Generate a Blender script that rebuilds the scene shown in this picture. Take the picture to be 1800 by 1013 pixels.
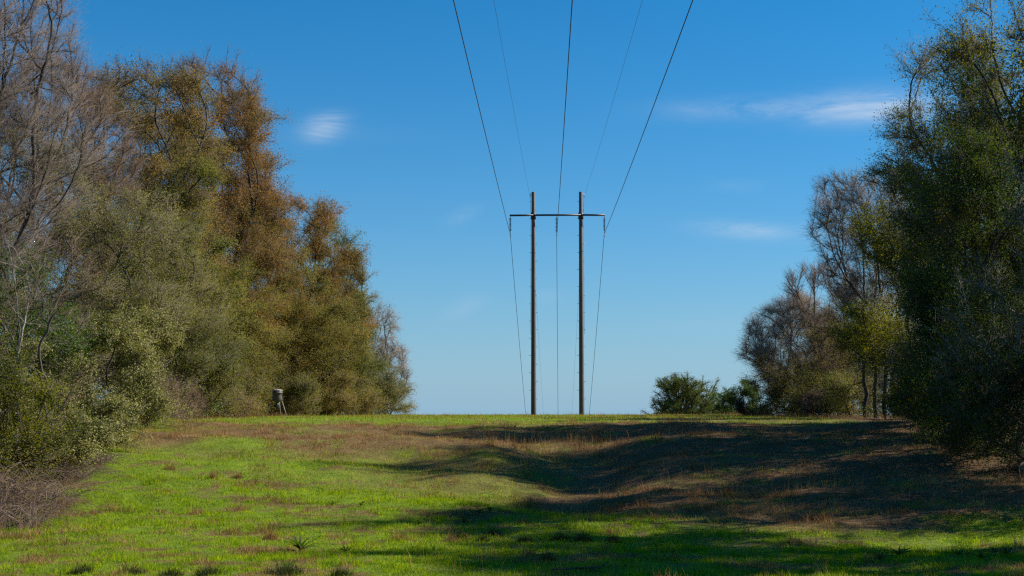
import bpy, math, random
import numpy as np
from mathutils import Vector
rad = math.radians
scene = bpy.context.scene
for o in list(bpy.data.objects):
    bpy.data.objects.remove(o)
COL = scene.collection

# ------------------------------------------------------------------ camera
FPX = 2400.0                       # focal length in pixels of an 1800 px wide frame
YAW, PITCH = math.atan(62 / FPX), math.atan(221.5 / FPX)
cam_d = bpy.data.cameras.new('camera')
cam_d.sensor_width = 36.0
cam_d.lens = FPX / 1800 * 36
cam_d.clip_start, cam_d.clip_end = 0.2, 20000
cam = bpy.data.objects.new('camera', cam_d)
COL.objects.link(cam)
cam.location = (0, 0, 0)
cam.rotation_euler = (math.pi / 2 + PITCH, 0, YAW)
scene.camera = cam

# ------------------------------------------------------------------ sun, sky, exposure
SUN_EL, SUN_AZ = 36.5, 13.0        # azimuth from +X (across the clearing) towards +Y (away)
sd = Vector((math.cos(rad(SUN_EL)) * math.cos(rad(SUN_AZ)), math.cos(rad(SUN_EL)) * math.sin(rad(SUN_AZ)), math.sin(rad(SUN_EL))))
sun_d = bpy.data.lights.new('sun', 'SUN')
sun_d.energy = 5.0
sun_d.angle = rad(0.53)
sun_d.color = (1.0, 0.93, 0.82)
sun = bpy.data.objects.new('sun', sun_d)
sun.rotation_euler = (-sd).to_track_quat('-Z', 'Y').to_euler()
sun.location = sd * 300
COL.objects.link(sun)

world = bpy.data.worlds.new('World')
scene.world = world
world.use_nodes = True
nt = world.node_tree
nt.nodes.clear()


def N(nt, typ, **kw):
    n = nt.nodes.new(typ)
    for k, v in kw.items():
        if k in n.inputs and not hasattr(type(n), k):
            n.inputs[k].default_value = v
        else:
            setattr(n, k, v)
    return n


def math_node(nt, op, a, b=None, c=None):
    n = nt.nodes.new('ShaderNodeMath')
    n.operation = op
    for i, v in enumerate((a, b, c)):
        if v is None:
            continue
        if hasattr(v, 'links'):
            nt.links.new(v, n.inputs[i])
        else:
            n.inputs[i].default_value = v
    return n.outputs[0]


sky = nt.nodes.new('ShaderNodeTexSky')
sky.sky_type = 'NISHITA'
sky.sun_disc = False
sky.sun_elevation = rad(SUN_EL)
sky.sun_rotation = rad(90 - SUN_AZ)
sky.altitude = 5000
sky.air_density = 2.0
sky.dust_density = 0.0
sky.ozone_density = 10.0
hs = nt.nodes.new('ShaderNodeHueSaturation')
hs.inputs['Saturation'].default_value = 1.2
hs.inputs['Hue'].default_value = 0.491
hs.inputs['Value'].default_value = 1.0
nt.links.new(sky.outputs[0], hs.inputs['Color'])
tc = nt.nodes.new('ShaderNodeTexCoord')
sep = nt.nodes.new('ShaderNodeSeparateXYZ')
nt.links.new(tc.outputs['Generated'], sep.inputs[0])
yy = math_node(nt, 'MAXIMUM', sep.outputs['Y'], 0.02)
uu = math_node(nt, 'DIVIDE', sep.outputs['X'], yy)
vv = math_node(nt, 'DIVIDE', sep.outputs['Z'], yy)
comb = nt.nodes.new('ShaderNodeCombineXYZ')
# clear dry air keeps its blue down to the horizon
SKY_STRENGTH = 0.065
elev = math_node(nt, 'MAXIMUM', sep.outputs['Z'], 0.0)
hzf = math_node(nt, 'MULTIPLY', math_node(nt, 'EXPONENT', math_node(nt, 'DIVIDE', elev, -0.097)), 0.92)
hzm = nt.nodes.new('ShaderNodeMix')
hzm.data_type = 'RGBA'
nt.links.new(hzf, hzm.inputs['Factor'])
nt.links.new(hs.outputs[0], hzm.inputs['A'])
hzm.inputs['B'].default_value = (2.14, 3.86, 5.35, 1)
# wisps drawn out by the wind: noise sheared and stretched along the horizon
ush = math_node(nt, 'MULTIPLY_ADD', vv, -0.9, uu)
nt.links.new(math_node(nt, 'MULTIPLY', ush, 9.0), comb.inputs[0])
nt.links.new(math_node(nt, 'MULTIPLY', vv, 38.0), comb.inputs[1])
ns = nt.nodes.new('ShaderNodeTexNoise')
ns.inputs['Scale'].default_value = 1.0
ns.inputs['Detail'].default_value = 10.0
ns.inputs['Roughness'].default_value = 0.76
ns.inputs['Distortion'].default_value = 0.9
nt.links.new(comb.outputs[0], ns.inputs['Vector'])
total = None
# cirrus wisps: tangent of azimuth, tangent of elevation, half-widths, tilt, strength
for (cu, cv, wu, wv, tilt, st) in [(-0.166, 0.2135, 0.015, 0.0095, 0.18, 1.1), (0.244, 0.227, 0.05, 0.011, 0.05, 1.3), (0.145, 0.225, 0.055, 0.008, 0.0, 0.5),
                             (0.14, 0.1355, 0.030, 0.0055, -0.06, 0.8), (0.20, 0.132, 0.06, 0.007, 0.0, 0.2), (-0.061, 0.078, 0.013, 0.006, 0.3, 0.36), (-0.063, 0.146, 0.012, 0.006, 0.3, 0.22),
                             (0.13, 0.065, 0.05, 0.005, 0.0, 0.12), (-0.15, 0.208, 0.05, 0.008, 0.0, 0.08), (0.14, 0.168, 0.02, 0.005, 0.0, 0.12), (0.0, 0.087, 0.012, 0.006, 0.0, 0.14)]:
    du = math_node(nt, 'DIVIDE', math_node(nt, 'SUBTRACT', uu, cu), wu)
    dv = math_node(nt, 'SUBTRACT', math_node(nt, 'SUBTRACT', vv, cv), math_node(nt, 'MULTIPLY', math_node(nt, 'SUBTRACT', uu, cu), tilt))
    dv = math_node(nt, 'DIVIDE', dv, wv)
    r2 = math_node(nt, 'ADD', math_node(nt, 'MULTIPLY', du, du), math_node(nt, 'MULTIPLY', dv, dv))
    g = math_node(nt, 'MULTIPLY', math_node(nt, 'EXPONENT', math_node(nt, 'MULTIPLY', r2, -1.0)), st)
    total = g if total is None else math_node(nt, 'ADD', total, g)
mr = nt.nodes.new('ShaderNodeMapRange')
mr.inputs['From Min'].default_value = 0.3
mr.inputs['From Max'].default_value = 0.72
nt.links.new(ns.outputs['Fac'], mr.inputs['Value'])
fac = math_node(nt, 'MULTIPLY', math_node(nt, 'MULTIPLY', total, mr.outputs[0]), 0.78)
fac = math_node(nt, 'MINIMUM', math_node(nt, 'MULTIPLY', fac, math_node(nt, 'GREATER_THAN', sep.outputs['Y'], 0.05)), 0.6)
mixc = nt.nodes.new('ShaderNodeMix')
mixc.data_type = 'RGBA'
nt.links.new(fac, mixc.inputs['Factor'])
nt.links.new(hzm.outputs['Result'], mixc.inputs['A'])
mixc.inputs['B'].default_value = (5.1, 5.95, 7.0, 1)
bg = nt.nodes.new('ShaderNodeBackground')
bg.inputs['Strength'].default_value = SKY_STRENGTH
nt.links.new(mixc.outputs['Result'], bg.inputs['Color'])
wo = nt.nodes.new('ShaderNodeOutputWorld')
nt.links.new(bg.outputs[0], wo.inputs[0])

scene.view_settings.view_transform = 'Standard'
scene.view_settings.look = 'None'
scene.view_settings.exposure = 0.9
scene.view_settings.gamma = 1.0
scene.render.engine = 'CYCLES'
scene.cycles.max_bounces = 6
scene.cycles.diffuse_bounces = 3
scene.cycles.glossy_bounces = 2
scene.cycles.transmission_bounces = 3
scene.cycles.use_denoising = False
scene.cycles.filter_width = 1.3

# ------------------------------------------------------------------ helpers


def at(px, py, Y):
    """World X and Z of the point seen at photo pixel (px, py) at distance Y along the clearing."""
    d = Vector(((px - 900) / FPX, -(py - 506.5) / FPX, -1))
    d.rotate(cam.rotation_euler)
    return d.x / d.y * Y, d.z / d.y * Y


def tag(o, label=None, cat=None, group=None, kind=None):
    if label:
        o['label'] = label
    if cat:
        o['category'] = cat
    if group:
        o['group'] = group
    if kind:
        o['kind'] = kind
    return o


def empty(name, loc, label=None, cat=None, group=None, rz=0.0):
    o = bpy.data.objects.new(name, None)
    o.empty_display_size = 0.3
    COL.objects.link(o)
    o.location = loc
    o.rotation_euler = (0, 0, rz)
    return tag(o, label, cat, group)


def mesh_np(name, V, faces, mat, parent=None, smooth=False, attrs=None):
    """One mesh object from a vertex array and a list of (n,k) face arrays."""
    V = np.asarray(V, np.float32)
    me = bpy.data.meshes.new(name)
    me.vertices.add(len(V))
    me.vertices.foreach_set('co', V.ravel())
    faces = [np.asarray(f, np.int32) for f in faces if len(f)]
    idx = np.concatenate([f.ravel() for f in faces])
    cnt = np.concatenate([np.full(len(f), f.shape[1], np.int32) for f in faces])
    st = np.concatenate(([0], np.cumsum(cnt)[:-1])).astype(np.int32)
    me.loops.add(len(idx))
    me.loops.foreach_set('vertex_index', idx)
    me.polygons.add(len(cnt))
    me.polygons.foreach_set('loop_start', st)
    me.polygons.foreach_set('loop_total', cnt)
    if smooth:
        me.polygons.foreach_set('use_smooth', np.ones(len(cnt), bool))
    if attrs:
        for k, v in attrs.items():
            a = me.attributes.new(k, 'FLOAT', 'POINT')
            a.data.foreach_set('value', np.asarray(v, np.float32))
    me.update(calc_edges=True)
    me.validate()
    me.materials.append(mat)
    o = bpy.data.objects.new(name, me)
    COL.objects.link(o)
    if parent:
        o.parent = parent
    return o


def hash3(ix, iy, iz, seed):
    h = (ix.astype(np.int64) * 374761393 + iy.astype(np.int64) * 668265263 + iz.astype(np.int64) * 2147483647 + seed * 144665) & 0xFFFFFFFF
    h = ((h ^ (h >> 13)) * 1274126177) & 0xFFFFFFFF
    h = ((h ^ (h >> 16)) * 2246822519) & 0xFFFFFFFF
    return ((h ^ (h >> 15)) & 0xFFFFFF) / float(0xFFFFFF)


def vnoise(P, seed=0):
    P = np.asarray(P, np.float64)
    i = np.floor(P).astype(np.int64)
    f = P - i
    f = f * f * (3 - 2 * f)
    out = 0
    for dx in (0, 1):
        for dy in (0, 1):
            for dz in (0, 1):
                w = (f[:, 0] if dx else 1 - f[:, 0]) * (f[:, 1] if dy else 1 - f[:, 1]) * (f[:, 2] if dz else 1 - f[:, 2])
                out = out + w * hash3(i[:, 0] + dx, i[:, 1] + dy, i[:, 2] + dz, seed)
    return out


def fbm2(x, y, s, seed=0, octs=4):
    x = np.asarray(x, float).ravel()
    y = np.asarray(y, float).ravel()
    out = np.zeros(len(x))
    amp, tot = 1.0, 0.0
    for k in range(octs):
        out += amp * vnoise(np.stack([x * s, y * s, np.full(len(x), 7.3 * k)], 1), seed + k)
        tot += amp
        amp *= 0.5
        s *= 2.1
    return out / tot


def sstep(a, b, x):
    t = np.clip((x - a) / (b - a), 0, 1)
    return t * t * (3 - 2 * t)


# ------------------------------------------------------------------ lie of the land
PY = np.array([-400, -60, 0, 4, 10, 20, 28, 36, 42, 47, 50, 55, 62, 70, 80, 110, 140, 160, 180, 200, 235, 260, 400, 900, 4000], float)
PZ = np.array([-1.7, -1.7, -1.65, -1.75, -2.2, -3.15, -3.56, -3.55, -3.3, -2.95, -2.65, -2.05, -1.15, -.55, -.30, -.20, -.10, -1.0, -3.4, -6.5, -16, -20, -30, -34, -34], float)


def ground_z(x, y):
    x = np.asarray(x, float)
    y = np.asarray(y, float)
    sh = np.clip((np.abs(x - 1) - 6) / 12, 0, 1.3)          # the slope starts sooner along both sides
    z = np.interp(y + sh * 3.2 * sstep(38, 50, y) * (1 - sstep(62, 75, y)), PY, PZ)
    # a gully runs down the middle of the slope
    gx = 1.9 + 1.2 * np.sin(y * 0.23) - 0.16 * np.clip(y - 52, 0, 30)
    z = z - 0.62 * np.exp(-((x - gx) / 2.6) ** 2) * sstep(42, 50, y) * (1 - sstep(60, 68, y))
    # terraces of mown bank
    z = z + 0.09 * np.sin(y * 0.9 + x * 0.22 + 1.5 * np.sin(x * .31)) * sstep(40, 50, y) * (1 - sstep(66, 74, y))
    n = fbm2(x, y, 0.16, 3, 3).reshape(x.shape) - 0.5
    z = z + n * 0.55 * (1 - 0.8 * sstep(66, 76, y)) * sstep(5, 15, np.abs(y))
    z = z + (fbm2(x, y, 0.75, 9, 3).reshape(x.shape) - 0.5) * 0.26 * (0.5 + 0.5 * sstep(40, 50, y)) * (1 - 0.5 * sstep(70, 80, y))
    return z


def gz(x, y):
    return float(ground_z(np.array([x]), np.array([y]))[0])


def edge_left(y):
    return np.interp(y, [0, 30, 40, 47, 55, 66, 100, 200], [-13, -14, -16.2, -17, -18.2, -20, -21, -21])


def edge_right(y):
    return np.interp(y, [0, 38, 50, 63, 90, 130, 200], [15, 15.5, 17.5, 18, 19, 18.5, 22])


def dry_mask(x, y):
    """1 where last year's brown growth covers the slope, 0 where new green grass does."""
    x = np.asarray(x, float)
    y = np.asarray(y, float)
    n = fbm2(x, y, 0.22, 21, 4) - 0.5
    n2 = fbm2(x * 0.45, y, 0.9, 31, 3) - 0.5
    n3 = fbm2(x, y, 2.2, 35, 2) - 0.5
    front = 43.0 - 2.6 * sstep(3, 10, x) + 1.2 * np.sin(x * .5) + 2.2 * sstep(12, 17, x)
    a = sstep(-2.5, 3.5, y - front + n * 7 + n2 * 3) * sstep(-3.5, 2.0, x + n * 5) * (1 - sstep(69, 73, y + n * 6))
    b = sstep(55, 59, y + n * 9) * (1 - sstep(68, 72, y + n * 6)) * sstep(-20, -16, x + n * 5) * 0.9
    c = sstep(46, 50, y + n * 6) * sstep(-9, -3, x + n * 8) * 0.55 * (1 - sstep(69, 73, y))
    m = np.maximum(np.maximum(a, b), c)
    m = m * np.clip(1.22 + 2.0 * n2 + 1.4 * n3, 0.0, 1)
    m = np.maximum(m, 0.75 * sstep(0.05, 0.22, n2 + 0.7 * n3))
    m = np.maximum(m, 0.08 + 0.75 * n3 + .6 * n)                     # scattered dead patches among the green
    m = np.maximum(m, np.clip(.32 + 1.3 * n + 1.2 * n2, 0, .8) * sstep(70, 73, y))
    woods = np.maximum(sstep(-0.4, 1.6, edge_left(y) - x + n * 2.5), sstep(-2.2, 0.8, x - edge_right(y) + n * 4))
    return np.maximum(m, woods), woods


# ------------------------------------------------------------------ materials


def new_mat(name):
    m = bpy.data.materials.new(name)
    m.use_nodes = True
    m.node_tree.nodes.clear()
    return m, m.node_tree


def ramp(nt, stops, interp='LINEAR'):
    r = nt.nodes.new('ShaderNodeValToRGB')
    r.color_ramp.interpolation = interp
    els = r.color_ramp.elements
    while len(els) < len(stops):
        els.new(0.5)
    for e, (p, c) in zip(els, stops):
        e.position = p
        e.color = (*c, 1)
    return r


def leaf_mat(name, cols, accents=None, gloss=0.12, rough=0.55, trans=0.46, nscale=0.35, mixn=0.55):
    """Leaves whose colour changes from leaf to leaf and, slowly, from bough to bough."""
    m, nt = new_mat(name)
    geo = nt.nodes.new('ShaderNodeNewGeometry')
    tc = nt.nodes.new('ShaderNodeTexCoord')
    no = nt.nodes.new('ShaderNodeTexNoise')
    no.inputs['Scale'].default_value = nscale
    no.inputs['Detail'].default_value = 3
    nt.links.new(tc.outputs['Object'], no.inputs['Vector'])
    mrn = nt.nodes.new('ShaderNodeMapRange')
    mrn.inputs['From Min'].default_value = 0.3
    mrn.inputs['From Max'].default_value = 0.7
    nt.links.new(no.outputs['Fac'], mrn.inputs['Value'])
    mix = math_node(nt, 'ADD', math_node(nt, 'MULTIPLY', geo.outputs['Random Per Island'], 1 - mixn), math_node(nt, 'MULTIPLY', mrn.outputs[0], mixn))
    k = len(cols) - 1
    r = ramp(nt, [(0.12 + 0.76 * i / k, c) for i, c in enumerate(cols)])
    nt.links.new(mix, r.inputs[0])
    col = r.outputs[0]
    if accents:
        share, acol = accents
        wn = nt.nodes.new('ShaderNodeTexWhiteNoise')
        wn.noise_dimensions = '1D'
        nt.links.new(geo.outputs['Random Per Island'], wn.inputs['W'])
        mx = nt.nodes.new('ShaderNodeMix')
        mx.data_type = 'RGBA'
        nt.links.new(math_node(nt, 'LESS_THAN', wn.outputs['Value'], share), mx.inputs['Factor'])
        nt.links.new(col, mx.inputs['A'])
        mx.inputs['B'].default_value = (*acol, 1)
        col = mx.outputs['Result']
    p = nt.nodes.new('ShaderNodeBsdfPrincipled')
    nt.links.new(col, p.inputs['Base Color'])
    p.inputs['Roughness'].default_value = rough
    p.inputs['Specular IOR Level'].default_value = gloss
    t = nt.nodes.new('ShaderNodeBsdfTranslucent')
    hsv = nt.nodes.new('ShaderNodeHueSaturation')
    hsv.inputs['Saturation'].default_value = 1.15
    hsv.inputs['Value'].default_value = 1.3
    nt.links.new(col, hsv.inputs['Color'])
    nt.links.new(hsv.outputs[0], t.inputs['Color'])
    ms = nt.nodes.new('ShaderNodeMixShader')
    ms.inputs[0].default_value = trans
    nt.links.new(p.outputs[0], ms.inputs[1])
    nt.links.new(t.outputs[0], ms.inputs[2])
    out = nt.nodes.new('ShaderNodeOutputMaterial')
    nt.links.new(ms.outputs[0], out.inputs[0])
    return m


def bark_mat(name, c1, c2, scale=3.0):
    m, nt = new_mat(name)
    tc = nt.nodes.new('ShaderNodeTexCoord')
    mp = nt.nodes.new('ShaderNodeMapping')
    mp.inputs['Scale'].default_value = (scale, scale, scale * 0.35)
    nt.links.new(tc.outputs['Object'], mp.inputs['Vector'])
    no = nt.nodes.new('ShaderNodeTexNoise')
    no.inputs['Scale'].default_value = 1.5
    no.inputs['Detail'].default_value = 6
    nt.links.new(mp.outputs[0], no.inputs['Vector'])
    r = ramp(nt, [(0.3, c1), (0.7, c2)])
    nt.links.new(no.outputs['Fac'], r.inputs[0])
    p = nt.nodes.new('ShaderNodeBsdfPrincipled')
    nt.links.new(r.outputs[0], p.inputs['Base Color'])
    p.inputs['Roughness'].default_value = 0.85
    p.inputs['Specular IOR Level'].default_value = 0.2
    bu = nt.nodes.new('ShaderNodeBump')
    bu.inputs['Strength'].default_value = 0.5
    bu.inputs['Distance'].default_value = 0.03
    nt.links.new(no.outputs['Fac'], bu.inputs['Height'])
    nt.links.new(bu.outputs[0], p.inputs['Normal'])
    out = nt.nodes.new('ShaderNodeOutputMaterial')
    nt.links.new(p.outputs[0], out.inputs[0])
    return m


def plain_mat(name, c, rough=0.5, metal=0.0, c2=None, scale=8.0, bump=0.0, spec=0.5):
    m, nt = new_mat(name)
    p = nt.nodes.new('ShaderNodeBsdfPrincipled')
    p.inputs['Roughness'].default_value = rough
    p.inputs['Metallic'].default_value = metal
    p.inputs['Specular IOR Level'].default_value = spec
    tc = nt.nodes.new('ShaderNodeTexCoord')
    no = nt.nodes.new('ShaderNodeTexNoise')
    no.inputs['Scale'].default_value = scale
    no.inputs['Detail'].default_value = 5
    nt.links.new(tc.outputs['Object'], no.inputs['Vector'])
    r = ramp(nt, [(0.35, c), (0.68, c2 or tuple(x * 0.75 for x in c))])
    nt.links.new(no.outputs['Fac'], r.inputs[0])
    nt.links.new(r.outputs[0], p.inputs['Base Color'])
    if bump:
        bu = nt.nodes.new('ShaderNodeBump')
        bu.inputs['Strength'].default_value = bump
        nt.links.new(no.outputs['Fac'], bu.inputs['Height'])
        nt.links.new(bu.outputs[0], p.inputs['Normal'])
    out = nt.nodes.new('ShaderNodeOutputMaterial')
    nt.links.new(p.outputs[0], out.inputs[0])
    return m


BARK = bark_mat('bark', (0.045, 0.036, 0.03), (0.12, 0.1, 0.085))
BARK_DARK = bark_mat('bark_dark', (0.03, 0.025, 0.02), (0.08, 0.066, 0.055))
BARK_PALE = bark_mat('bark_pale', (0.14, 0.12, 0.1), (0.3, 0.27, 0.23))
TWIG_BROWN = bark_mat('twig_brown', (0.07, 0.046, 0.03), (0.15, 0.1, 0.068), 0.6)
TWIG_GREY = bark_mat('twig_grey', (0.085, 0.068, 0.055), (0.19, 0.15, 0.12), 0.6)
TWIG_DARK = bark_mat('twig_dark', (0.11, 0.09, 0.07), (0.25, 0.205, 0.16), 0.6)
L_RUST = leaf_mat('leaf_rust', [(0.082, 0.080, 0.028), (0.148, 0.119, 0.039), (0.252, 0.136, 0.043), (0.296, 0.150, 0.059)], nscale=0.3)
L_RUST_OLIVE = leaf_mat('leaf_rust_olive', [(0.094, 0.099, 0.028), (0.161, 0.146, 0.041), (0.227, 0.164, 0.049), (0.320, 0.164, 0.058)], nscale=0.28)
L_OLIVE = leaf_mat('leaf_olive', [(0.071, 0.088, 0.021), (0.124, 0.138, 0.033), (0.197, 0.186, 0.047), (0.250, 0.202, 0.060)], nscale=0.35)
L_OLIVE_BROWN = leaf_mat('leaf_olive_brown', [(0.087, 0.090, 0.023), (0.154, 0.146, 0.035), (0.221, 0.181, 0.047), (0.270, 0.181, 0.057)], nscale=0.35)
L_GREYGREEN = leaf_mat('leaf_grey_green', [(0.071, 0.083, 0.021), (0.130, 0.135, 0.037), (0.203, 0.199, 0.061), (0.275, 0.248, 0.089)], nscale=0.4)
L_CREAM = leaf_mat('leaf_two_tone', [(0.045, 0.058, 0.010), (0.090, 0.108, 0.018), (0.150, 0.158, 0.031), (0.225, 0.209, 0.052)], accents=(0.3, (0.36, 0.33, 0.14)), nscale=0.6, gloss=0.25)
L_DARK = leaf_mat('leaf_dark_green', [(0.017, 0.033, 0.008), (0.034, 0.061, 0.012), (0.059, 0.092, 0.015), (0.110, 0.130, 0.022)], nscale=0.4, gloss=0.16, rough=.6)
L_DARK_OLIVE = leaf_mat('leaf_dark_olive', [(0.034, 0.049, 0.007), (0.079, 0.092, 0.012), (0.149, 0.154, 0.018), (0.236, 0.193, 0.025)], nscale=0.35, gloss=0.16, trans=.56)
L_LIME = leaf_mat('leaf_lime', [(0.05, 0.09, 0.012), (0.09, 0.15, 0.018), (0.15, 0.2, 0.03)], nscale=0.5)
L_GREEN = leaf_mat('leaf_green', [(0.025, 0.05, 0.008), (0.05, 0.09, 0.012), (0.1, 0.14, 0.02)], nscale=0.5, gloss=0.25)
L_PINE = leaf_mat('pine_needle', [(0.05, 0.066, 0.018), (0.085, 0.105, 0.025), (0.14, 0.15, 0.035)], nscale=0.5)


def ground_mat():
    m, nt = new_mat('ground_soil_and_thatch')
    at_d = nt.nodes.new('ShaderNodeAttribute')
    at_d.attribute_name = 'dry'
    at_w = nt.nodes.new('ShaderNodeAttribute')
    at_w.attribute_name = 'woods'
    tc = nt.nodes.new('ShaderNodeTexCoord')

    def noise(scale, detail=6, rough=.6):
        n = nt.nodes.new('ShaderNodeTexNoise')
        n.inputs['Scale'].default_value = scale
        n.inputs['Detail'].default_value = detail
        n.inputs['Roughness'].default_value = rough
        nt.links.new(tc.outputs['Object'], n.inputs['Vector'])
        return n.outputs['Fac']
    fine, mid = noise(9.0, 8, .7), noise(1.3)
    g = ramp(nt, [(0.3, (0.04, 0.06, 0.008)), (0.5, (0.11, 0.17, 0.012)), (0.72, (0.2, 0.26, 0.02))])
    nt.links.new(math_node(nt, 'ADD', math_node(nt, 'MULTIPLY', fine, .55), math_node(nt, 'MULTIPLY', mid, .45)), g.inputs[0])
    d = ramp(nt, [(0.3, (0.045, 0.026, 0.014)), (0.5, (0.13, 0.076, 0.038)), (0.7, (0.23, 0.145, 0.072))])
    nt.links.new(math_node(nt, 'ADD', math_node(nt, 'MULTIPLY', fine, .6), math_node(nt, 'MULTIPLY', mid, .4)), d.inputs[0])
    w = ramp(nt, [(0.3, (0.03, 0.022, 0.014)), (0.52, (0.1, 0.065, 0.04)), (0.72, (0.22, 0.15, 0.1))])
    nt.links.new(fine, w.inputs[0])
    m1 = nt.nodes.new('ShaderNodeMix')
    m1.data_type = 'RGBA'
    nt.links.new(at_d.outputs['Fac'], m1.inputs['Factor'])
    nt.links.new(g.outputs[0], m1.inputs['A'])
    nt.links.new(d.outputs[0], m1.inputs['B'])
    m2 = nt.nodes.new('ShaderNodeMix')
    m2.data_type = 'RGBA'
    nt.links.new(at_w.outputs['Fac'], m2.inputs['Factor'])
    nt.links.new(m1.outputs['Result'], m2.inputs['A'])
    nt.links.new(w.outputs[0], m2.inputs['B'])
    p = nt.nodes.new('ShaderNodeBsdfPrincipled')
    p.inputs['Roughness'].default_value = 0.95
    p.inputs['Specular IOR Level'].default_value = 0.1
    nt.links.new(m2.outputs['Result'], p.inputs['Base Color'])
    bu = nt.nodes.new('ShaderNodeBump')
    bu.inputs['Strength'].default_value = 0.9
    bu.inputs['Distance'].default_value = 0.08
    nt.links.new(fine, bu.inputs['Height'])
    nt.links.new(bu.outputs[0], p.inputs['Normal'])
    out = nt.nodes.new('ShaderNodeOutputMaterial')
    nt.links.new(p.outputs[0], out.inputs[0])
    return m


# ------------------------------------------------------------------ ground
def axis(parts):
    return np.unique(np.concatenate([np.arange(a, b + 1e-6, s) for a, b, s in parts]))


GX = axis([(-5000, -1000, 800), (-1000, -120, 110), (-120, -30, 5), (-30, 30, 0.3), (30, 120, 5), (120, 1000, 110), (1000, 5000, 800)])
GY = axis([(-400, -60, 40), (-60, 20, 4), (20, 78, 0.3), (78, 150, 1.0), (150, 300, 5), (300, 1000, 50), (1000, 9000, 800)])
XX, YYg = np.meshgrid(GX, GY)
ZZ = ground_z(XX.ravel(), YYg.ravel())
nx, ny = len(GX), len(GY)
I = (np.arange(ny - 1)[:, None] * nx + np.arange(nx - 1)[None, :]).ravel()
dm, wm = dry_mask(XX.ravel(), YYg.ravel())
ground = mesh_np('ground', np.stack([XX.ravel(), YYg.ravel(), ZZ], 1), [np.stack([I, I + 1, I + nx + 1, I + nx], 1)], ground_mat(), smooth=True, attrs={'dry': dm, 'woods': wm})
tag(ground, kind='structure')

# ------------------------------------------------------------------ tree builder


def unit(v):
    return v / np.maximum(np.linalg.norm(v, axis=-1, keepdims=True), 1e-9)


def tubes(A, B, rA, rB, tA, tB, k):
    """Tapered k-sided tubes from ring A to ring B: one array of vertices and quads."""
    def ring(P, T, R):
        ref = np.where(np.abs(T[:, 2:3]) > 0.9, np.array([[1.0, 0, 0]]), np.array([[0, 0, 1.0]]))
        u = unit(np.cross(T, ref))
        w = np.cross(T, u)
        a = np.arange(k) * 2 * math.pi / k
        return P[:, None, :] + R[:, None, None] * (np.cos(a)[None, :, None] * u[:, None, :] + np.sin(a)[None, :, None] * w[:, None, :])
    # one shared frame per tube keeps it from twisting
    V = np.concatenate([ring(A, tB, rA), ring(B, tB, rB)], 1).reshape(-1, 3)
    n = len(A)
    base = (np.arange(n) * 2 * k)[:, None]
    j = np.arange(k)[None, :]
    j2 = (j + 1) % k
    F = np.stack([base + j, base + j2, base + k + j2, base + k + j], 2).reshape(-1, 4)
    return V, F


def spikes(P, D, L, R):
    """Thin three-sided twigs tapering to a point."""
    ref = np.where(np.abs(D[:, 2:3]) > 0.9, np.array([[1.0, 0, 0]]), np.array([[0, 0, 1.0]]))
    u = unit(np.cross(D, ref))
    w = np.cross(D, u)
    a = np.arange(3) * 2 * math.pi / 3
    ring = P[:, None, :] + R[:, None, None] * (np.cos(a)[None, :, None] * u[:, None, :] + np.sin(a)[None, :, None] * w[:, None, :])
    tip = (P + D * L[:, None])[:, None, :]
    V = np.concatenate([ring, tip], 1).reshape(-1, 3)
    b = (np.arange(len(P)) * 4)[:, None]
    F = np.stack([b + np.array([[0, 1, 3]]), b + np.array([[1, 2, 3]]), b + np.array([[2, 0, 3]])], 1).reshape(-1, 3)
    return V, F


def leaves(P, size, rng, flat=0.35, aspect=0.55, dirs=None, out=None):
    """Small rhombic leaves, each its own face folded on its midrib."""
    n = len(P)
    if dirs is None:
        u = unit(rng.normal(size=(n, 3)))
    else:
        u = unit(dirs + 0.5 * rng.normal(size=(n, 3)))
    nn = rng.normal(size=(n, 3))
    nn[:, 2] += flat * 2
    if out is not None:
        nn += out * 1.7
    w = unit(np.cross(nn, u))
    nrm = np.cross(u, w)
    s = size * rng.uniform(0.6, 1.35, n)
    a = (u * s[:, None]) * 0.5
    b = (w * (s * aspect)[:, None]) * 0.5
    fold = nrm * (s * 0.12)[:, None]
    V = np.stack([P - a, P + b + fold, P + a, P - b + fold], 1).reshape(-1, 3)
    q = (np.arange(n) * 4)[:, None]
    F = np.concatenate([q + np.array([[0, 1, 2]]), q + np.array([[0, 2, 3]])], 1).reshape(-1, 3)
    return V, F


def crown_points(rng, n, H, R, profile, lean=(0, 0), shell=0.6, gaps=0.42, gscale=0.9, seed=0, sqy=1.0):
    """Random points filling a crown: radius by height, lumpy, with holes."""
    ph = np.array([p[0] for p in profile])
    pr = np.array([p[1] for p in profile])
    out = []
    got = 0
    rmax = pr.max() * R
    while got < n:
        m = n * 6
        z = rng.uniform(ph[0], ph[-1], m)
        rr = np.interp(z, ph, pr) * R
        ang = rng.uniform(0, 2 * math.pi, m)
        rho = rng.uniform(0, 1, m) ** (0.5 * shell)
        lump = 0.62 + 0.68 * vnoise(np.stack([np.cos(ang) * 1.7 + 5, np.sin(ang) * 1.7 + 5, z * H / max(rmax, 1) * 1.7 + 3], 1), seed + 5)
        P = np.stack([np.cos(ang) * rho * rr * lump + lean[0] * z ** 1.5, np.sin(ang) * rho * rr * lump * sqy + lean[1] * z ** 1.5, z * H], 1)
        keep = (rng.uniform(0, 1, m) < (rr / rmax) ** 1.4 + 0.02)
        g = vnoise(P * gscale / 1.6 + 11.3, seed + 17)
        keep &= g > gaps * rng.uniform(0.85, 1.15, m)
        P = P[keep]
        out.append(P)
        got += len(P)
    return np.concatenate(out)[:n]


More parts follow.
